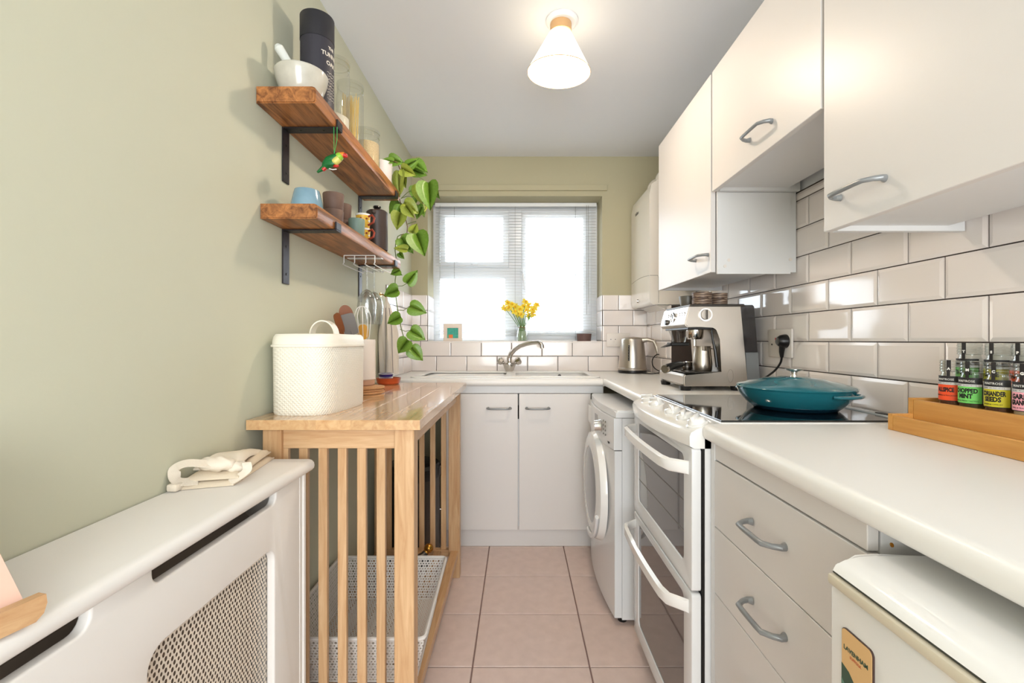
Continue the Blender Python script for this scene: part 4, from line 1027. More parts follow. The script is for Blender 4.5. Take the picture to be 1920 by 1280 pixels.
# ------------------------------------------------------------------ trailing plant
z = U1+.0005
pt_ = thing('pothos_plant', 'trailing green pothos in a white pot at the window end of the upper shelf', 'plant', (-.622, 2.045, z))
add('pot', G().lathe([(0, 0), (.046, 0), (.048, .003), (.054, .100), (.051, .100), (.047, .088), (0, .088)], (-.622, 2.045, z), 36), 'pot_white', pt_)
add('soil', G().lathe([(0, .092), (.047, .089)], (-.622, 2.045, z), 24), 'soil', pt_)
def leaf_mesh(fold, curl):
    g = G(); n = 9; L, Rr = [], []; M_ = []
    prof = [(0, .0), (-.06, .20), (-.02, .36), (.12, .46), (.30, .47), (.50, .40), (.70, .27), (.87, .11), (1.0, 0)]
    for i, (y, w_) in enumerate(prof):
        yy = max(y, 0)
        M_.append(g.b.verts.new((0, max(y, 0) if i else 0.03, -curl*yy*yy)))
        for s, A in ((-1, L), (1, Rr)):
            mid = g.b.verts.new((s*w_*.55, y*.9+.03, fold*w_*.35-curl*yy*yy+.01)); ou = g.b.verts.new((s*w_, y, fold*w_*.9-curl*yy*yy-.10*w_))
            A.append((mid, ou))
    for A in (L, Rr):
        for i in range(n-1):
            for q_ in ((M_[i], A[i][0], A[i+1][0], M_[i+1]), (A[i][0], A[i][1], A[i+1][1], A[i+1][0])):
                vs = []; [vs.append(v) for v in q_ if v not in vs]
                try: g.b.faces.new(vs)
                except ValueError: pass
    bmesh.ops.remove_doubles(g.b, verts=g.b.verts, dist=1e-4)
    return g
leafs = [leaf_mesh(f, c) for f, c in ((.35, .15), (.6, .3), (.15, .25), (.8, .1))]
lms = []
for k, g in enumerate(leafs):
    for mm in ('leaf', 'leaf_light'):
        me = bpy.data.meshes.new('leaf'); g.b.to_mesh(me); me.materials.append(MATS[mm]); me.shade_smooth(); lms.append(me)
    g.b.free()
rl = random.Random(11)
# (x, y of the stalk end, x, y of the tip, distance, turn about its own length, light)
LV = [(737,303,716,297,2.03,.3,0),(730,300,756,303,2.06,.2,0),(762,312,786,300,2.10,.9,0),(775,306,802,322,2.18,-.3,0),(772,318,800,328,2.20,.3,0),(752,316,778,328,2.08,.5,1),
 (748,320,742,366,2.10,.9,1),(752,322,760,352,2.14,.5,1),(745,330,748,372,2.2,-1.0,1),(781,350,779,378,2.25,.2,0),(783,345,790,383,2.2,.7,1),(803,342,806,393,2.12,.3,0),(797,345,801,396,2.16,-1.0,1),(812,345,820,372,2.2,.9,0),
 (757,380,784,398,2.13,.2,1),(760,386,776,408,2.1,.6,1),(790,388,780,410,2.2,.5,0),(785,384,797,404,2.24,-.3,0),(748,378,728,398,2.22,.2,0),(744,382,734,408,2.18,.9,0),
 (752,385,743,412,2.14,.3,0),(750,398,743,429,2.12,.1,1),(745,392,755,410,2.24,.5,1),(772,437,782,419,2.18,.2,1),(775,440,790,432,2.2,.9,1),
 (752,446,774,472,2.15,.05,0),(760,440,748,462,2.18,.8,1),(780,438,796,479,2.14,.2,0),(764,468,738,463,2.12,.4,1),(748,474,757,485,2.16,.4,0),
 (750,506,731,513,2.16,.1,0),(743,508,754,516,2.17,.6,0),(763,531,783,507,2.16,.3,0),(747,543,718,552,2.15,.1,0),(768,574,799,585,2.16,.0,0),(752,594,726,606,2.15,.1,0),(769,619,797,636,2.16,.0,0),(765,637,745,662,2.14,.1,0),(770,652,792,675,2.15,.1,0)]
for k, (ax, ay, bx_, by_, d_, tw_, lt) in enumerate(LV):
    a = Wp(ax, ay, d_); b_ = Wp(bx_, by_, d_-.004); v = b_-a; L = v.length*1.02; Y = v.normalized()
    n_ = Vector((.25, -1, .15)); n_ = (n_-Y*n_.dot(Y)).normalized(); X_ = Y.cross(n_)
    R = Matrix((X_, Y, n_)).transposed() @ Matrix.Rotation(tw_, 3, 'Y')
    o = piece('leaf', lms[(k % 4)*2+lt], a-pt_.location, pt_); o.rotation_euler = R.to_euler(); wsc = 1.2 if abs(tw_) < .25 else 1.05
    o.scale = (L*wsc*.82, L, L*.8)
def vine(pts, r, m, nm='stem'): add(nm, G().tube([Wp(*p) for p in pts], r, 6), m, pt_)
vine([(735,300,2.05),(745,305,2.06),(752,322,2.1),(752,345,2.14),(748,370,2.16),(754,390,2.17),(760,408,2.17),(764,425,2.17),(763,437,2.17)], .0022, 'stem_brown')
vine([(752,440,2.17),(746,443,2.17),(742,455,2.17),(741,470,2.165),(743,485,2.165),(744,505,2.165),(741,525,2.16),(741,545,2.16),(744,570,2.155),(748,595,2.155),(753,618,2.15),(758,635,2.15),(767,648,2.15)], .0024, 'stem')
vine([(763,437,2.17),(755,440,2.17),(752,440,2.17)], .0018, 'stem_brown')
for p in ([(752,372,2.15),(765,360,2.2),(779,352,2.25)], [(752,372,2.15),(762,368,2.18),(775,368,2.22)], [(755,320,2.08),(775,326,2.12),(792,336,2.12),(800,342,2.12)], [(735,302,2.05),(750,306,2.08),(762,312,2.10)],
          [(764,420,2.17),(775,416,2.17),(780,415,2.18)], [(764,433,2.17),(774,433,2.17),(780,438,2.15)], [(744,536,2.16),(754,536,2.16),(763,531,2.16)], [(743,581,2.155),(756,582,2.155),(768,574,2.16)],
          [(750,617,2.15),(760,621,2.155),(769,619,2.16)], [(758,637,2.15),(766,645,2.15),(770,652,2.15)]):
    vine(p, .0017, 'stem', 'leaf_stalk')

# ------------------------------------------------------------------ window sill things
z = WZ0+.0003
pf = thing('picture_frame', 'small cream framed teal picture propped on the window sill', 'picture frame', ((849-972)*3.10/F, 3.10, z))
s_ = 3.10/F; x0, x1 = (832-972)*s_, (866-972)*s_; h = .123; y = 3.10
add('frame', plate([rect(x0, x1, z, z+h), rect(x0+.022, x1-.022, z+.024, z+h-.026)[::-1]], .014, M_xz(y), .002), 'frame_cream', pf)
add('picture', G().box(x0+.018, x1-.018, y+.001, y+.004, z+.02, z+h-.022), 'paint_teal', pf, smooth=False)
add('painted_pot', G().box(x0+.034, x0+.062, y-.001, y+.0009, z+.024, z+.050), 'paint_orange', pf, smooth=False)
va = thing('glass_vase', 'clear glass vase tied with twine, holding daffodils on the window sill', 'vase', ((979-972)*3.11/F, 3.11, z))
vc = ((979-972)*3.11/F, 3.11, z)
add('body', G().lathe([(0, .001), (.032, .001), (.038, .010), (.038, .045), (.030, .085), (.024, .100), (.026, .118), (.029, .122)], vc, 32), 'thin_glass', va)
add('water', G().lathe([(0, .004), (.035, .008), (.035, .045), (.029, .075), (0, .075)], vc, 24), 'water', va)
g = G().tube([(vc[0]+.026*math.cos(a), vc[1]+.026*math.sin(a), vc[2]+.098) for a in [2*PI*i/20 for i in range(20)]], .0022, 6, True)
g.tube([(vc[0]+.002, vc[1]-.027, vc[2]+.098), (vc[0]-.012, vc[1]-.032, vc[2]+.108), (vc[0]-.022, vc[1]-.03, vc[2]+.092)], .0016, 5).tube([(vc[0]+.002, vc[1]-.027, vc[2]+.098), (vc[0]+.016, vc[1]-.032, vc[2]+.104), (vc[0]+.022, vc[1]-.03, vc[2]+.082)], .0016, 5)
add('twine_bow', g, 'twine', va)
FL = [(960,571),(955,577),(967,575),(972,588),(982,575),(988,582),(978,590),(992,573),(998,580),(1003,577),(1000,588),(993,592),(985,566),(946,577),(965,584),(1006,572),(952,568),(974,580)]
for k, (px, py) in enumerate(FL):
    d_ = 3.11+rl.uniform(-.035, .03); p = Wp(px, py, d_)
    f = thing('daffodil', None, 'flower', vc); f['group'] = 'daffodils in the glass vase'; f['label'] = {13: 'yellow daffodil at the far left of the vase bunch, drooping', 15: 'yellow daffodil at the far right of the vase bunch', 12: 'topmost yellow daffodil of the vase bunch'}.get(k, 'yellow daffodil in the middle of the bunch in the glass vase')
    n_ = Vector((rl.uniform(-.6, .6), -1, rl.uniform(-.3, .6))).normalized(); R = n_.to_track_quat('Z', 'Y').to_matrix(); g = G()
    for q_ in range(6):
        a = 2*PI*q_/6+rl.random(); e = Vector((math.cos(a), math.sin(a), 0)); s2_ = Vector((-math.sin(a), math.cos(a), 0))
        P = [Vector((0, 0, 0)), e*.014+s2_*.011+Vector((0, 0, .003)), e*.029+Vector((0, 0, -.002)), e*.014-s2_*.011+Vector((0, 0, .003))]
        g._new([p+R @ v_ for v_ in P], [(0, 1, 2, 3)])
    add('petals', g, 'petal', f, fix=False)
    add('trumpet', G().lathe([(.003, 0), (.0060, .004), (.0062, .010), (.0088, .013), (.0055, .010), (.003, .004)], p, 10, R), 'trumpet', f)
    base = Vector((vc[0]+rl.uniform(-.02, .02), vc[1]+rl.uniform(-.015, .015), z+.01)); nk = Vector((vc[0]+(p.x-vc[0])*.18, vc[1], z+.10))
    add('stem', G().tube([base, nk, nk.lerp(p, .55)+Vector((0, 0, .004)), p-n_*.002], .002, 6), 'flower_stem', f)
sb = add('small_pot', G().lathe([(0, 0), (.040, 0), (.046, .006), (.0505, .050), (.0515, .056), (.047, .056), (.042, .01), (0, .008)], ((1095-972)*3.12/F, 3.12, z), 36), 'sill_bowl', at=((1095-972)*3.12/F, 3.12, z)); tag(sb, 'small brown pot at the right end of the window sill', 'pot')

# ------------------------------------------------------------------ kettle
z = WT+.0005
ke = thing('kettle', 'brushed steel kettle by the boiler corner of the worktop', 'kettle', (.722, 2.875, z)); kc = (.722, 2.885)
add('power_base', G().lathe([(0, 0), (.084, 0), (.090, .006), (.088, .018), (0, .018)], (*kc, z), 48), 'black_plastic', ke)
add('body', G().lathe([(0, .019), (.090, .019), (.091, .030), (.087, .034), (.080, .12), (.071, .208), (.068, .216), (.060, .222), (.03, .227), (0, .228)], (*kc, z), 64), 'steel', ke)
gx = lambda t: (kc[0]-.040, kc[1]-(.0775-.010*t))
g = G()
P0 = Vector((kc[0]-.039, kc[1]-.0735, z+.075)); P1 = Vector((kc[0]-.0355, kc[1]-.0645, z+.178))
add('gauge_rim', G().tube([P0, P1], .0125, 14, flat=.45), 'steel_bright', ke)
gw = add('water_gauge', G().tube([P0+Vector((-.002, -.004, .003)), P1+Vector((-.002, -.004, -.003))], .0095, 14, flat=.45), 'black_plastic', ke)
for i in range(6):
    p = P0.lerp(P1, (i+.5)/6)+Vector((-.004, -.0095, 0)); add('gauge_mark', G().box(p.x-.003, p.x+.003, p.y-.0006, p.y+.0006, p.z-.001, p.z+.001), 'text_white', gw)
ha = [(kc[0]+.055, kc[1]-.035, z+.205), (kc[0]+.085, kc[1]-.050, z+.210), (kc[0]+.118, kc[1]-.064, z+.200), (kc[0]+.132, kc[1]-.070, z+.165), (kc[0]+.142, kc[1]-.076, z+.115), (kc[0]+.150, kc[1]-.080, z+.072)]
add('handle', G().tube(ha, [.017, .013, .012, .0115, .011, .009], 14), 'steel', ke)
cdp = [(kc[0]+.04, kc[1]-.085, z+.004), (kc[0]+.09, kc[1]-.12, z+.003), (kc[0]+.135, kc[1]-.13, z+.012), (kc[0]+.172, kc[1]-.13, z+.045), (kc[0]+.165, kc[1]-.125, z+.095), (kc[0]+.125, kc[1]-.115, z+.120), (kc[0]+.095, kc[1]-.11, z+.085), (kc[0]+.10, kc[1]-.13, z+.040), (kc[0]+.15, kc[1]-.16, z+.010), (kc[0]+.215, kc[1]-.20, z+.003)]
def smooth_pts(P, n=6):
    P = [Vector(p) for p in P]; out = []
    for i in range(len(P)-1):
        p0, p1, p2, p3 = P[max(i-1, 0)], P[i], P[i+1], P[min(i+2, len(P)-1)]
        for k in range(n):
            t = k/n; out.append(.5*((2*p1)+(p2-p0)*t+(2*p0-5*p1+4*p2-p3)*t*t+(3*p1-p0-3*p2+p3)*t**3))
    return out+[P[-1]]
add('cord', G().tube(smooth_pts(cdp), .0032, 6), 'black_plastic', ke)

# sockets
so = thing('wall_socket', 'cream double socket on the back wall tiles beside the kettle', 'socket', (.63, YB-.01, HC-.02))
s3 = (YB-.01)/F; X0, X1, Z0, Z1 = (1137-972)*s3, (1181-972)*s3, HC-(650-637.5)*s3, HC-(624.5-637.5)*s3
yy = YB-.0100
add('plate', G().box(X0, X1, yy-.008, yy, Z0, Z1, .003, 2), 'socket_white', so)
for xx in (X0+.028, X0+.058): add('screw', G().lathe([(0, 0), (.003, 0), (.003, .001), (0, .0012)], (xx, yy-.0082, (Z0+Z1)/2+.004), 10, Matrix.Rotation(PI/2, 3, 'X')), 'dark_steel', so)
add('rocker', G().box(X0+.040, X0+.052, yy-.011, yy-.008, (Z0+Z1)/2-.016, (Z0+Z1)/2-.004, .001), 'socket_white', so)
so = thing('wall_socket', 'white double socket with red switch markers beside the coffee machine', 'socket', (XR-.012, 1.75, HC-.01))
xx = XR-.0098
add('plate', G().box(xx-.009, xx, 1.672, 1.828, HC-.066, HC+.042, .003, 2), 'socket_white', so)
for yy in (1.742, 1.765):
    r_ = add('rocker', G().box(xx-.0125, xx-.009, yy-.006, yy+.006, HC-.004, HC+.016, .001), 'socket_white', so)
    add('marker', G().box(xx-.0135, xx-.0125, yy-.006, yy+.006, HC+.000, HC+.009), 'socket_red', r_)
for yy in (1.80,): add('pin_hole', G().box(xx-.0094, xx-.0089, yy-.004, yy+.004, HC-.020, HC-.014), 'black_plastic', so)
pg = thing('plug', 'black plug with curved lead in the socket behind the casserole', 'plug', (.985, 1.706, HC-.01))
add('body', G().lathe([(0, .034), (.014, .032), (.023, .020), (.026, .006), (.026, 0), (0, 0)], (xx-.0095, 1.706, HC-.004), 24, Matrix.Rotation(-PI/2, 3, 'Y')).tube([(xx-.022, 1.706, HC-.015), (xx-.023, 1.710, HC-.045), (xx-.020, 1.714, HC-.064)], [.012, .009, .006], 12), 'black_plastic', pg)
add('lead', G().tube(smooth_pts([(xx-.020, 1.714, HC-.062), (xx-.020, 1.722, HC-.085), (xx-.024, 1.75, HC-.115), (xx-.030, 1.80, HC-.145), (xx-.032, 1.86, HC-.170), (xx-.022, 1.93, HC-.19)]), .004, 8), 'black_plastic', pg)

# ------------------------------------------------------------------ coffee machine
def E(a, b_): return ((1160+a/5.333-972)/461, HC+(637.5-520-b_/5.333)/461)
cm = thing('coffee_machine', 'large steel espresso machine with bowls on top beside the tiled wall', 'coffee machine', (.80, 2.0, WT)); Y0, Y1 = 1.852, 2.165
c_poly = [E(705, 290), E(1225, 290), E(1300, 1086), E(668, 1090), E(650, 1070), E(650, 990), E(670, 968), E(1040, 955), E(1014, 620), E(1003, 560), E(985, 515), E(950, 492), E(690, 497), E(666, 475), E(662, 455)]
g = G().prism(c_poly[::-1], 'y', Y0, Y1)
bmesh.ops.bevel(g.b, geom=[e for e in g.b.edges if all(abs(v.co.y-Y0) < 1e-6 for v in e.verts)], offset=.004, segments=2, affect='EDGES')
add('housing', g, 'steel', cm, sharp=30)
a0, a1 = E(700, 288), E(1240, 262)
add('top_plate', G().box(a0[0]+.008, .925, Y0+.006, Y1-.006, a0[1]+.0002, a0[1]+.010, .003), 'dark_steel', cm)
g = G().prism([E(1232, 272), E(1355, 272), E(1372, 290), E(1408, 748), E(1281, 748)][::-1], 'y', Y0+.012, Y1-.012); add('water_tank', g, 'tank', cm)
g = G().prism([E(1282, 750), E(1408, 750), E(1425, 1060), E(1303, 1084)][::-1], 'y', Y0+.008, Y1-.008); add('rear_housing', g, 'handle_grey', cm)
for (xx, yy) in ((.69, 1.88), (.69, 2.13), (.90, 1.88), (.90, 2.13)): add('foot', G().lathe([(0, 0), (.020, 0), (.024, .018), (0, .018)], (xx, yy, WT+.0003), 20), 'black_plastic', cm)
MY = Matrix.Rotation(PI/2, 3, 'X'); kx, kz = E(868, 372)
add('steam_dial_ring', G().lathe([(.0185, .004), (.0275, .004), (.0275, -.001), (.0185, -.001)], (kx, Y0-.001, kz), 36, MY), 'steel_bright', cm)
k = add('steam_dial', G().lathe([(0, .010), (.020, .010), (.022, .0), (0, 0)], (kx, Y0-.001, kz), 36, MY), 'steel', cm)
add('pointer', G().box(kx-.003, kx+.003, Y0-.020, Y0-.010, kz-.019, kz+.019, .001), 'dark_steel', k)
MX = Matrix.Rotation(-PI/2, 3, 'Y')
def onf(z_):  # front face of the head leans
    (xa, za), (xb, zb) = E(705, 290), E(662, 455); return xa+(xb-xa)*(za-z_)/(za-zb)
zq = HC+.098
q = add('pressure_gauge', G().lathe([(0, .004), (.020, .004), (.020, .007), (.0245, .007), (.0245, 0), (0, 0)], (onf(zq), 2.01, zq), 36, MX), 'steel_bright', cm)
add('gauge_needle', G().box(onf(zq)-.006, onf(zq)-.0045, 2.008, 2.011, zq-.004, zq+.014), 'text_black', q)
for y in (1.885, 1.913, 1.942): add('button', G().lathe([(0, .003), (.008, .003), (.009, 0), (0, 0)], (onf(HC+.108), y, HC+.108), 24, MX), 'chrome', cm)
for y in (2.085, 2.112): add('button', G().lathe([(0, .003), (.008, .003), (.009, 0), (0, 0)], (onf(HC+.108), y, HC+.108), 24, MX), 'chrome', cm)
add('grind_knob', G().lathe([(0, .012), (.011, .012), (.013, 0), (0, 0)], (onf(HC+.080), 2.075, HC+.080), 24, MX), 'dark_steel', cm)
zi = E(0, 494)[1]
add('under_head', G().box(.695, .850, Y0+.012, Y1-.012, zi-.010, zi-.0003, .002), 'black_plastic', cm)
add('inner_panel', G().box(.838, .846, Y0+.03, Y1-.03, HC-.125, zi-.012), 'black_plastic', cm)
add('group_head', G().lathe([(0, 0), (.036, 0), (.036, -.030), (.030, -.040), (0, -.040)], (.765, 1.975, zi-.010), 36), 'chrome', cm)
add('hot_spout', G().tube([(.765, 1.975, zi-.050), (.765, 1.975, zi-.085)], .006, 8), 'steel_bright', cm)
add('grinder_funnel', G().lathe([(.046, 0), (.044, -.010), (.034, -.035), (.028, -.060), (0, -.060)], (.735, 2.085, zi-.004), 32), 'thin_glass', cm)
add('grinder_cradle', G().box(.690, .775, 2.060, 2.115, zi-.080, zi-.064, .003).prism([(.655, zi-.088), (.700, zi-.066), (.700, zi-.080)], 'y', 2.065, 2.105), 'black_plastic', cm)
add('steam_wand', G().tube([(.80, 1.885, zi-.01), (.803, 1.880, zi-.05), (.812, 1.876, zi-.10), (.818, 1.872, zi-.165)], [.004, .004, .0065, .0065], 10), 'black_plastic', cm)
zb = E(0, 960)[1]
add('drip_tray', G().box(.680, .840, Y0+.012, Y1-.012, zb+.0015, zb+.006, .001), 'dark_steel', cm)
add('ring_mark', G().tube([(E(1120, 0)[0]+.011*math.cos(a), Y0-.0003, E(0, 985)[1]+.026*math.sin(a)) for a in [2*PI*i/28 for i in range(28)]], .0008, 5, True), 'chrome', cm)
pfz = zb+.0065
po_ = thing('portafilter', 'portafilter with black handle resting on the drip tray of the espresso machine', 'portafilter', (.74, 1.99, pfz))
add('basket', G().lathe([(0, 0), (.020, 0), (.031, .012), (.033, .030), (.036, .034), (.030, .034), (.028, .014), (0, .010)], (.740, 2.00, pfz), 32), 'chrome', po_)
add('grip', G().tube([(.712, 1.965, pfz+.026), (.690, 1.94, pfz+.026), (.640, 1.895, pfz+.020), (.605, 1.865, pfz+.012)], [.008, .013, .0165, .0175], 16), 'black_plastic', po_)
add('end_cap', G().tube([(.605, 1.865, pfz+.012), (.597, 1.858, pfz+.0105)], [.0178, .0165], 16), 'steel_bright', po_)
mj = thing('milk_jug', 'small steel milk jug standing in the espresso machine tray', 'jug', (.775, 1.92, pfz)); jc = (.778, 1.925)
add('body', G().lathe([(0, 0), (.036, 0), (.0385, .004), (.040, .030), (.036, .070), (.033, .098), (.034, .104), (.032, .104), (.034, .070), (.036, .03), (0, .006)], (*jc, pfz), 40), 'steel', mj)
add('handle', G().tube([(jc[0]+.030, jc[1]-.012, pfz+.094), (jc[0]+.050, jc[1]-.022, pfz+.090), (jc[0]+.060, jc[1]-.026, pfz+.05), (jc[0]+.052, jc[1]-.022, pfz+.018)], .0055, 10, flat=.6), 'steel_bright', mj)
add('spout', G().prism([(jc[0]-.014, jc[1]-.030), (jc[0]+.008, jc[1]-.032), (jc[0]-.010, jc[1]-.046)], 'z', pfz+.085, pfz+.104), 'steel', mj)
zt2 = a0[1]+.0105
def ebowl(cx, cy, r, h, m, label, n):
    hh = h/n
    for i in range(n):
        z_ = zt2+i*hh
        o = add('bowl', G().lathe([(0, 0), (r*.55, 0), (r*.8, hh*.15), (r, hh*.93), (r-.001, hh), (r-.004, hh*.9), (0, hh*.3)], (cx, cy, z_), 36), m, at=(cx, cy, z_)); tag(o, label[i], 'bowl', 'bowls on the espresso machine')
ebowl(.765, 2.06, .037, .050, 'bowl_grey', ['dark grey footed bowl at the front of the espresso machine top'], 1)
m = bpy.data.materials.new('wood_swirl'); m.use_nodes = True; MATS['wood_swirl'] = m; nt = m.node_tree; b = nt.nodes['Principled BSDF']; b.inputs['Roughness'].default_value = .5
tc = nt.nodes.new('ShaderNodeTexCoord'); mp = nt.nodes.new('ShaderNodeMapping'); mp.inputs['Scale'].default_value = (12, 12, 150); n1 = nt.nodes.new('ShaderNodeTexNoise'); n1.inputs['Scale'].default_value = 1.0; n1.inputs['Distortion'].default_value = 1.2; n1.inputs['Detail'].default_value = 4
rp = nt.nodes.new('ShaderNodeValToRGB'); rp.color_ramp.elements[0].color = rgba((96, 72, 60)); rp.color_ramp.elements[0].position = .42; rp.color_ramp.elements[1].color = rgba((196, 168, 144)); rp.color_ramp.elements[1].position = .58
nt.links.new(tc.outputs['Object'], mp.inputs[0]); nt.links.new(mp.outputs[0], n1.inputs[0]); nt.links.new(n1.outputs['Fac'], rp.inputs[0]); nt.links.new(rp.outputs[0], b.inputs['Base Color'])
def cyls(cx, cy, r, lab):
    hh = .029
    for i in range(2):
        z_ = zt2+i*(hh+.0004)
        o = add('bowl', G().lathe([(0, 0), (r*.9, 0), (r*.97, .003), (r, hh), (r-.003, hh), (r*.88, .006), (0, .005)], (cx, cy, z_), 40), 'wood_swirl', at=(cx, cy, z_)); tag(o, lab[i], 'bowl', 'bowls on the espresso machine')
cyls(.800, 1.985, .0415, ('lower marbled brown bowl of the middle stack on the espresso machine', 'upper marbled brown bowl of the middle stack on the espresso machine'))
cyls(.890, 2.02, .036, ('lower marbled bowl of the stack nearest the tiled wall', 'upper marbled bowl of the stack nearest the tiled wall'))

# ------------------------------------------------------------------ casserole
hz = HC-.205+.0045
cs = thing('casserole', 'teal enamelled shallow casserole with lid standing on the hob', 'casserole', (.815, 1.35, hz)); c = (.815, 1.345, hz)
add('pan', G().lathe([(0, 0), (.105, 0), (.112, .004), (.130, .020), (.148, .043), (.153, .056), (.155, .060), (.150, .060), (.128, .024), (.10, .006), (0, .006)], c, 72), 'teal', cs)
add('pan_base', G().lathe([(0, -.0002), (.1052, -.0002), (.1124, .0038), (.1225, .0125), (.1220, .0130), (.10, .006)], c, 72), 'teal_dark', cs)
add('lid', G().lathe([(.154, .0605), (.156, .064), (.152, .068), (.128, .074), (.120, .0775), (.085, .084), (.081, .0865), (.045, .090), (.042, .092), (0, .093)], c, 72), 'teal', cs)
add('knob', G().lathe([(0, .092), (.010, .092), (.008, .100), (.010, .108), (.024, .113), (.025, .116), (0, .118)], c, 32), 'steel_bright', cs)
for s, a in ((1, math.radians(-66)), (-1, math.radians(114))):
    e = Vector((math.cos(a), math.sin(a), 0)); t = Vector((-math.sin(a), math.cos(a), 0)); C0 = Vector(c)+Vector((0, 0, .050))
    pts = [C0+e*.146+t*.052, C0+e*.160+t*.044, C0+e*.170+t*.020, C0+e*.172, C0+e*.170-t*.020, C0+e*.160-t*.044, C0+e*.146-t*.052]
    add('handle', G().tube(smooth_pts(pts, 4), .0065, 10, flat=.75), 'teal', cs)

# ------------------------------------------------------------------ spice rack and jars
z = WT+.0005
sr = thing('spice_rack', 'stepped bamboo spice rack on the near worktop against the tiles', 'rack', (.93, .75, z)); ry0, ry1 = .45, 1.056
x1, x2, x3, x4 = .858, .905, .955, 1.004
add('side_panel', G().prism([(x1, z), (x1, z+.037), (x2, z+.037), (x2, z+.0735), (x4, z+.0735), (x4, z)], 'y', ry1-.012, ry1), 'bamboo', sr)
add('side_panel', G().prism([(x1, z), (x1, z+.037), (x2, z+.037), (x2, z+.0735), (x3, z+.0735), (x3, z+.110), (x4, z+.110), (x4, z)], 'y', ry0, ry0+.012), 'bamboo', sr)
for xa, za, zb_ in ((x1, 0, .034), (x2, .026, .0705), (x3, .063, .107)):
    add('riser', G().box(xa+.0005, xa+.011, ry0+.012, ry1-.0125 if xa < x3 else 1.015, z+za, z+zb_, .001), 'bamboo', sr)
for xa, xb, za in ((x1+.011, x2+.0005, .020), (x2+.011, x3+.0005, .057), (x3+.011, x4, .094)):
    add('step', G().box(xa, xb, ry0+.012, ry1-.0125 if za < .09 else 1.015, z+za, z+za+.006), 'bamboo', sr)
def spice(cx, cy, z_, words, sub, col, fillm, letter, cap, label):
    j = thing('spice_jar', label, 'jar', (cx, cy, z_)); j['group'] = 'spice jars on the bamboo rack'
    r = .0212
    add('body', G().lathe([(0, .001), (.019, .001), (r, .005), (r, .062), (.018, .070), (.0175, .076)], (cx, cy, z_), 32), 'spice_glass', j)
    add('spice', G().lathe([(0, .004), (.018, .004), (.0196, .007), (.0196, .055), (0, .057)], (cx, cy, z_), 24), fillm, j)
    lid_pr = [(.0185, .0745)]
    for i in range(4): lid_pr += [(.0208, .076+i*.006), (.0198, .079+i*.006)]
    lid_pr += [(.0205, .0985), (.018, .100), (0, .100)]
    add('lid', G().lathe(lid_pr, (cx, cy, z_), 32), 'spice_glass', j)
    ph = PI+.25; hf = 1.25
    if words:
        lb = add('label', curved_label((cx, cy), r+.0002, ph, hf, z_+.012, z_+.066), 'label_black', j)
        add('label_colour', curved_label((cx, cy), r+.0007, ph, hf-.06, z_+.0135, z_+.047), col, lb)
        add('label_band', curved_label((cx, cy), r+.0007, ph, hf-.06, z_+.0475, z_+.0525), 'label_white', lb)
        add('side_label', curved_label((cx, cy), r+.0002, ph+1.72, .40, z_+.013, z_+.060), 'label_white', lb)
        g = wrap(text('WAITROSE', .0062, .0003), (cx, cy), r+.0009, ph, z_+.0585); add('lettering', g, 'text_white', lb, smooth=False)
        g = wrap(text('COOKS\' INGREDIENTS', .0036, .0002), (cx, cy), r+.0012, ph, z_+.050); add('lettering', g, 'text_black', lb, smooth=False)
        zz = (.036,) if len(words) == 1 else (.0385, .0275)
        for wd, q_ in zip(words, zz):
            sx_ = min(1, .047/(len(wd)*.0075)); g = wrap(text(wd, .0125, .0003, bold=.0006, sx=sx_*.78), (cx, cy), r+.0012, ph, z_+q_); add('lettering', g, 'text_black', lb, smooth=False)
        g = wrap(text(sub, .0038, .0002), (cx, cy), r+.0012, ph, z_+.018 if len(words) > 1 else z_+.024); add('lettering', g, 'text_black', lb, smooth=False)
    lt_ = add('lid_tag', curved_label((cx, cy), .0213, PI+cap, .17, z_+.077, z_+.1), 'label_black', j)
    add('lid_tag_tail', curved_label((cx, cy), .0206, PI+cap-.04, .14, z_+.066, z_+.077), 'label_black', j)
    g = wrap(text(letter, .007, .0003, bold=.0004), (cx, cy), .0220, PI+cap, z_+.0815); add('lettering', g, 'text_white', lt_, smooth=False)
zf, zk = z+.0635, z+.1005
spice(.943, .989, zf, ('ALLSPICE',), 'WARMING & FRAGRANT', 'spice_orange', 'spice_brown', 'A', .55, 'allspice jar with orange label, front row, furthest from the viewer')
spice(.943, .9445, zf, ('CHOPPED', 'MINT'), 'COOL & FRESH TASTING', 'spice_green', 'spice_herb', 'M', .42, 'chopped mint jar with green label in the front row')
spice(.943, .891, zf, ('CORIANDER', 'SEEDS'), 'WARM & CITRUSY', 'spice_yellow', 'spice_brown', 'C', .35, 'coriander seeds jar with yellow label in the front row')
spice(.943, .839, zf, ('GARLIC', 'GRANULES'), 'FULL & FRAGRANT', 'spice_pink', 'spice_cream', 'G', .28, 'garlic granules jar with pink label at the picture edge')
spice(.982, .990, zk, ('THYME',), 'FRAGRANT & EARTHY', 'spice_green', 'spice_herb', 'T', .35, 'back row spice jar with a T tag on its lid')
spice(.982, .930, zk, ('SAGE',), 'EARTHY & SAVOURY', 'spice_yellow', 'spice_herb', 'S', .25, 'back row spice jar with an S tag on its lid')
spice(.982, .880, zk, ('PAPRIKA',), 'SWEET & SMOKY', 'spice_orange', 'spice_brown', 'P', .2, 'back row spice jar at the picture edge')

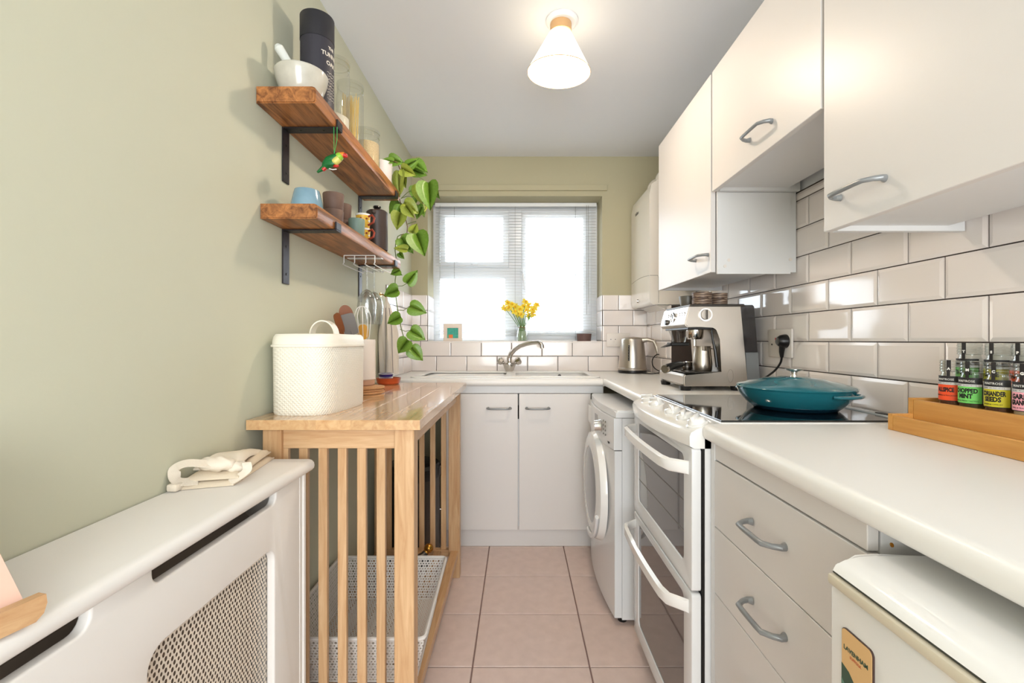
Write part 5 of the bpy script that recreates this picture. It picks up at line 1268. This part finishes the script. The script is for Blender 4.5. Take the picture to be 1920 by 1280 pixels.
# ------------------------------------------------------------------ folded canvas bag on the radiator cover
z = RT+.0003
cb = thing('canvas_bag', 'folded cream canvas tote bag on the radiator cover', 'bag', (-.65, 1.04, z))
def slab(quad, z0, lift, th, seed, name='layer', m='canvas', NX=10, NY=18):
    r_ = random.Random(seed); ph1, ph2 = r_.random()*6, r_.random()*6; q = [Vector((*p, 0)) for p in quad]
    def P(s, t, up_):
        p = (q[0]*(1-s)+q[1]*s)*(1-t)+(q[3]*(1-s)+q[2]*s)*t
        e = min(1, min(s, 1-s)*7, min(t, 1-t)*9); zz = z0+lift(s, t)+.0018*math.sin(s*7+ph1+t*3)*e+.0012*math.sin(t*15+ph2)*e
        return Vector((p.x, p.y, max(z+.0004, zz)+(th*(.35+.65*e**.5) if up_ else 0)))
    rows = []
    for j in range(NY+1):
        t = j/NY; rows.append([P(i/NX, t, 0) for i in range(NX+1)]+[P(i/NX, t, 1) for i in range(NX, -1, -1)])
    return add(name, loft(rows), m, cb, sharp=70)
slab([(-.708, .928), (-.602, .962), (-.634, 1.182), (-.700, 1.165)], z+.0005, lambda s, t: 0, .011, 1)
slab([(-.700, .945), (-.598, .972), (-.640, 1.178), (-.704, 1.165)], z+.013, lambda s, t: .003*math.sin(PI*t)+.004*t, .010, 2)
slab([(-.704, .985), (-.608, .985), (-.652, 1.166), (-.708, 1.17)], z+.026, lambda s, t: .012*math.sin(PI*min(1, t*1.3))**1.0-.004*t, .011, 3, m='canvas_light')
g = G().sphere((-.655, .985, z+.040), .026, 20, 12, (1.5, .8, .62)).sphere((-.618, 1.0, z+.030), .018, 16, 10, (1.1, 1, .7))
for v in g.b.verts: v.co += Vector((math.sin(v.co.x*260), math.sin(v.co.y*310+1), math.sin(v.co.x*190+v.co.y*240)))*.0018
add('bunched_top', g, 'canvas_light', cb, sharp=180)
def strap(pts, wdt=.011):
    pts = smooth_pts(pts, 6); rows = []
    for i, p in enumerate(pts):
        a = pts[max(i-1, 0)]; b_ = pts[min(i+1, len(pts)-1)]; t = (b_-a).normalized(); s = t.cross(Vector((0.35, -.35, 1)).normalized()).normalized(); n_ = s.cross(t)
        rows.append([p-s*wdt-n_*.0012, p+s*wdt-n_*.0012, p+s*wdt+n_*.0012, p-s*wdt+n_*.0012])
    return loft(rows)
add('strap', strap([(-.672, .955, z+.012), (-.700, .935, z+.018), (-.706, .935, z+.042), (-.690, .945, z+.052), (-.662, .965, z+.046), (-.650, .985, z+.040)]), 'canvas_light', cb, sharp=60)
add('strap', strap([(-.600, 1.0, z+.038), (-.592, .99, z+.040), (-.588, .985, z+.026), (-.600, .975, z+.014), (-.612, .965, z+.006)], .009), 'canvas_light', cb, sharp=60)
add('strap_end', G().box(-.712, -.690, .918, .940, z+.0006, z+.016, .004, 2), 'canvas_light', cb)
# book stand
bkx = thing('book_stand', 'pale wooden book stand at the near end of the radiator cover', 'stand', (-.60, .44, z))
lb = Vector((-.512, .472, 0)); 
M = Matrix.Translation((-.5345, .508, z+.0008)) @ Matrix.Rotation(math.radians(-104), 4, 'Z')
pts = [(0, 0), (.008, .0), (.22, 0), (.22, .026), (0, .026), (-.001, .018), (.0, .010)]
gl = G().prism([(.010, .0), (.24, 0), (.24, .026), (.001, .026), (0, .016), (.003, .006)], 'y', 0, .012); gl.xf(M)
add('ledge', gl, 'bench_wood_y', bkx)
gl = G().box(.03, .24, -.11, .0, 0, .010, .001); gl.xf(M); add('foot', gl, 'bench_wood_y', bkx)
gl = G().prism([(-.022, .0105), (-.0125, .0105), (-.0125-.139, .168), (-.022-.139, .168)], 'x', .03, .24); gl.xf(M); add('back_rest', gl, 'bench_wood_y', bkx)
bo_ = thing('book', 'pale pink book with white lettering on the wooden stand', 'book', (-.60, .44, z+.012))
gl = G().prism([(-.0008, .0130), (-.0105, .0125), (-.0105-.139, .168), (-.1298, .1765)], 'x', .010, .16); gl.xf(Matrix.Translation((0, 0, .0)) @ M); add('cover', gl, 'book_pink', bo_)
gt = text('T', .018, .0004); gt.xf(M @ basis((.036, -.0180, .0358), (-1, 0, 0), (0, -.62, .785))); add('lettering', gt, 'text_white', bo_, smooth=False)

# ------------------------------------------------------------------ ceiling lamp
lp = thing('ceiling_lamp', 'cone shaded ceiling lamp, lit, with a pale wooden collar', 'lamp', (.16, 1.749, ZC)); Lc = (.163, 1.749)
add('ceiling_rose', G().lathe([(0, 0), (.062, 0), (.062, -.006), (.052, -.014), (0, -.014)], (Lc[0]+.004, Lc[1], ZC-.0003), 48), 'ceiling_paint', lp)
add('collar', G().lathe([(0, -.012), (.040, -.012), (.041, -.018), (.041, -.048), (.036, -.052), (0, -.052)], (*Lc, ZC), 40), 'lamp_wood', lp)
Rt = Matrix.Rotation(math.radians(3), 3, 'X') @ Matrix.Rotation(math.radians(2), 3, 'Y')
add('lamp_shade', G().lathe([(.043, -.050), (.121, -.195), (.1205, -.196), (.0425, -.051)], (*Lc, ZC), 64, Rt), 'shade_glow', lp, sharp=60)
add('shade_rim', G().tube([Vector((*Lc, ZC))+Rt @ Vector((.121*math.cos(a), .121*math.sin(a), -.196)) for a in [2*PI*i/64 for i in range(64)]], .0016, 6, True), 'lamp_wood', lp)
add('bulb', G().lathe([(0, -.052), (.016, -.055), (.02, -.08), (.040, -.115), (.046, -.140), (.036, -.165), (0, -.178)], (*Lc, ZC), 32), 'bulb_glow', lp)
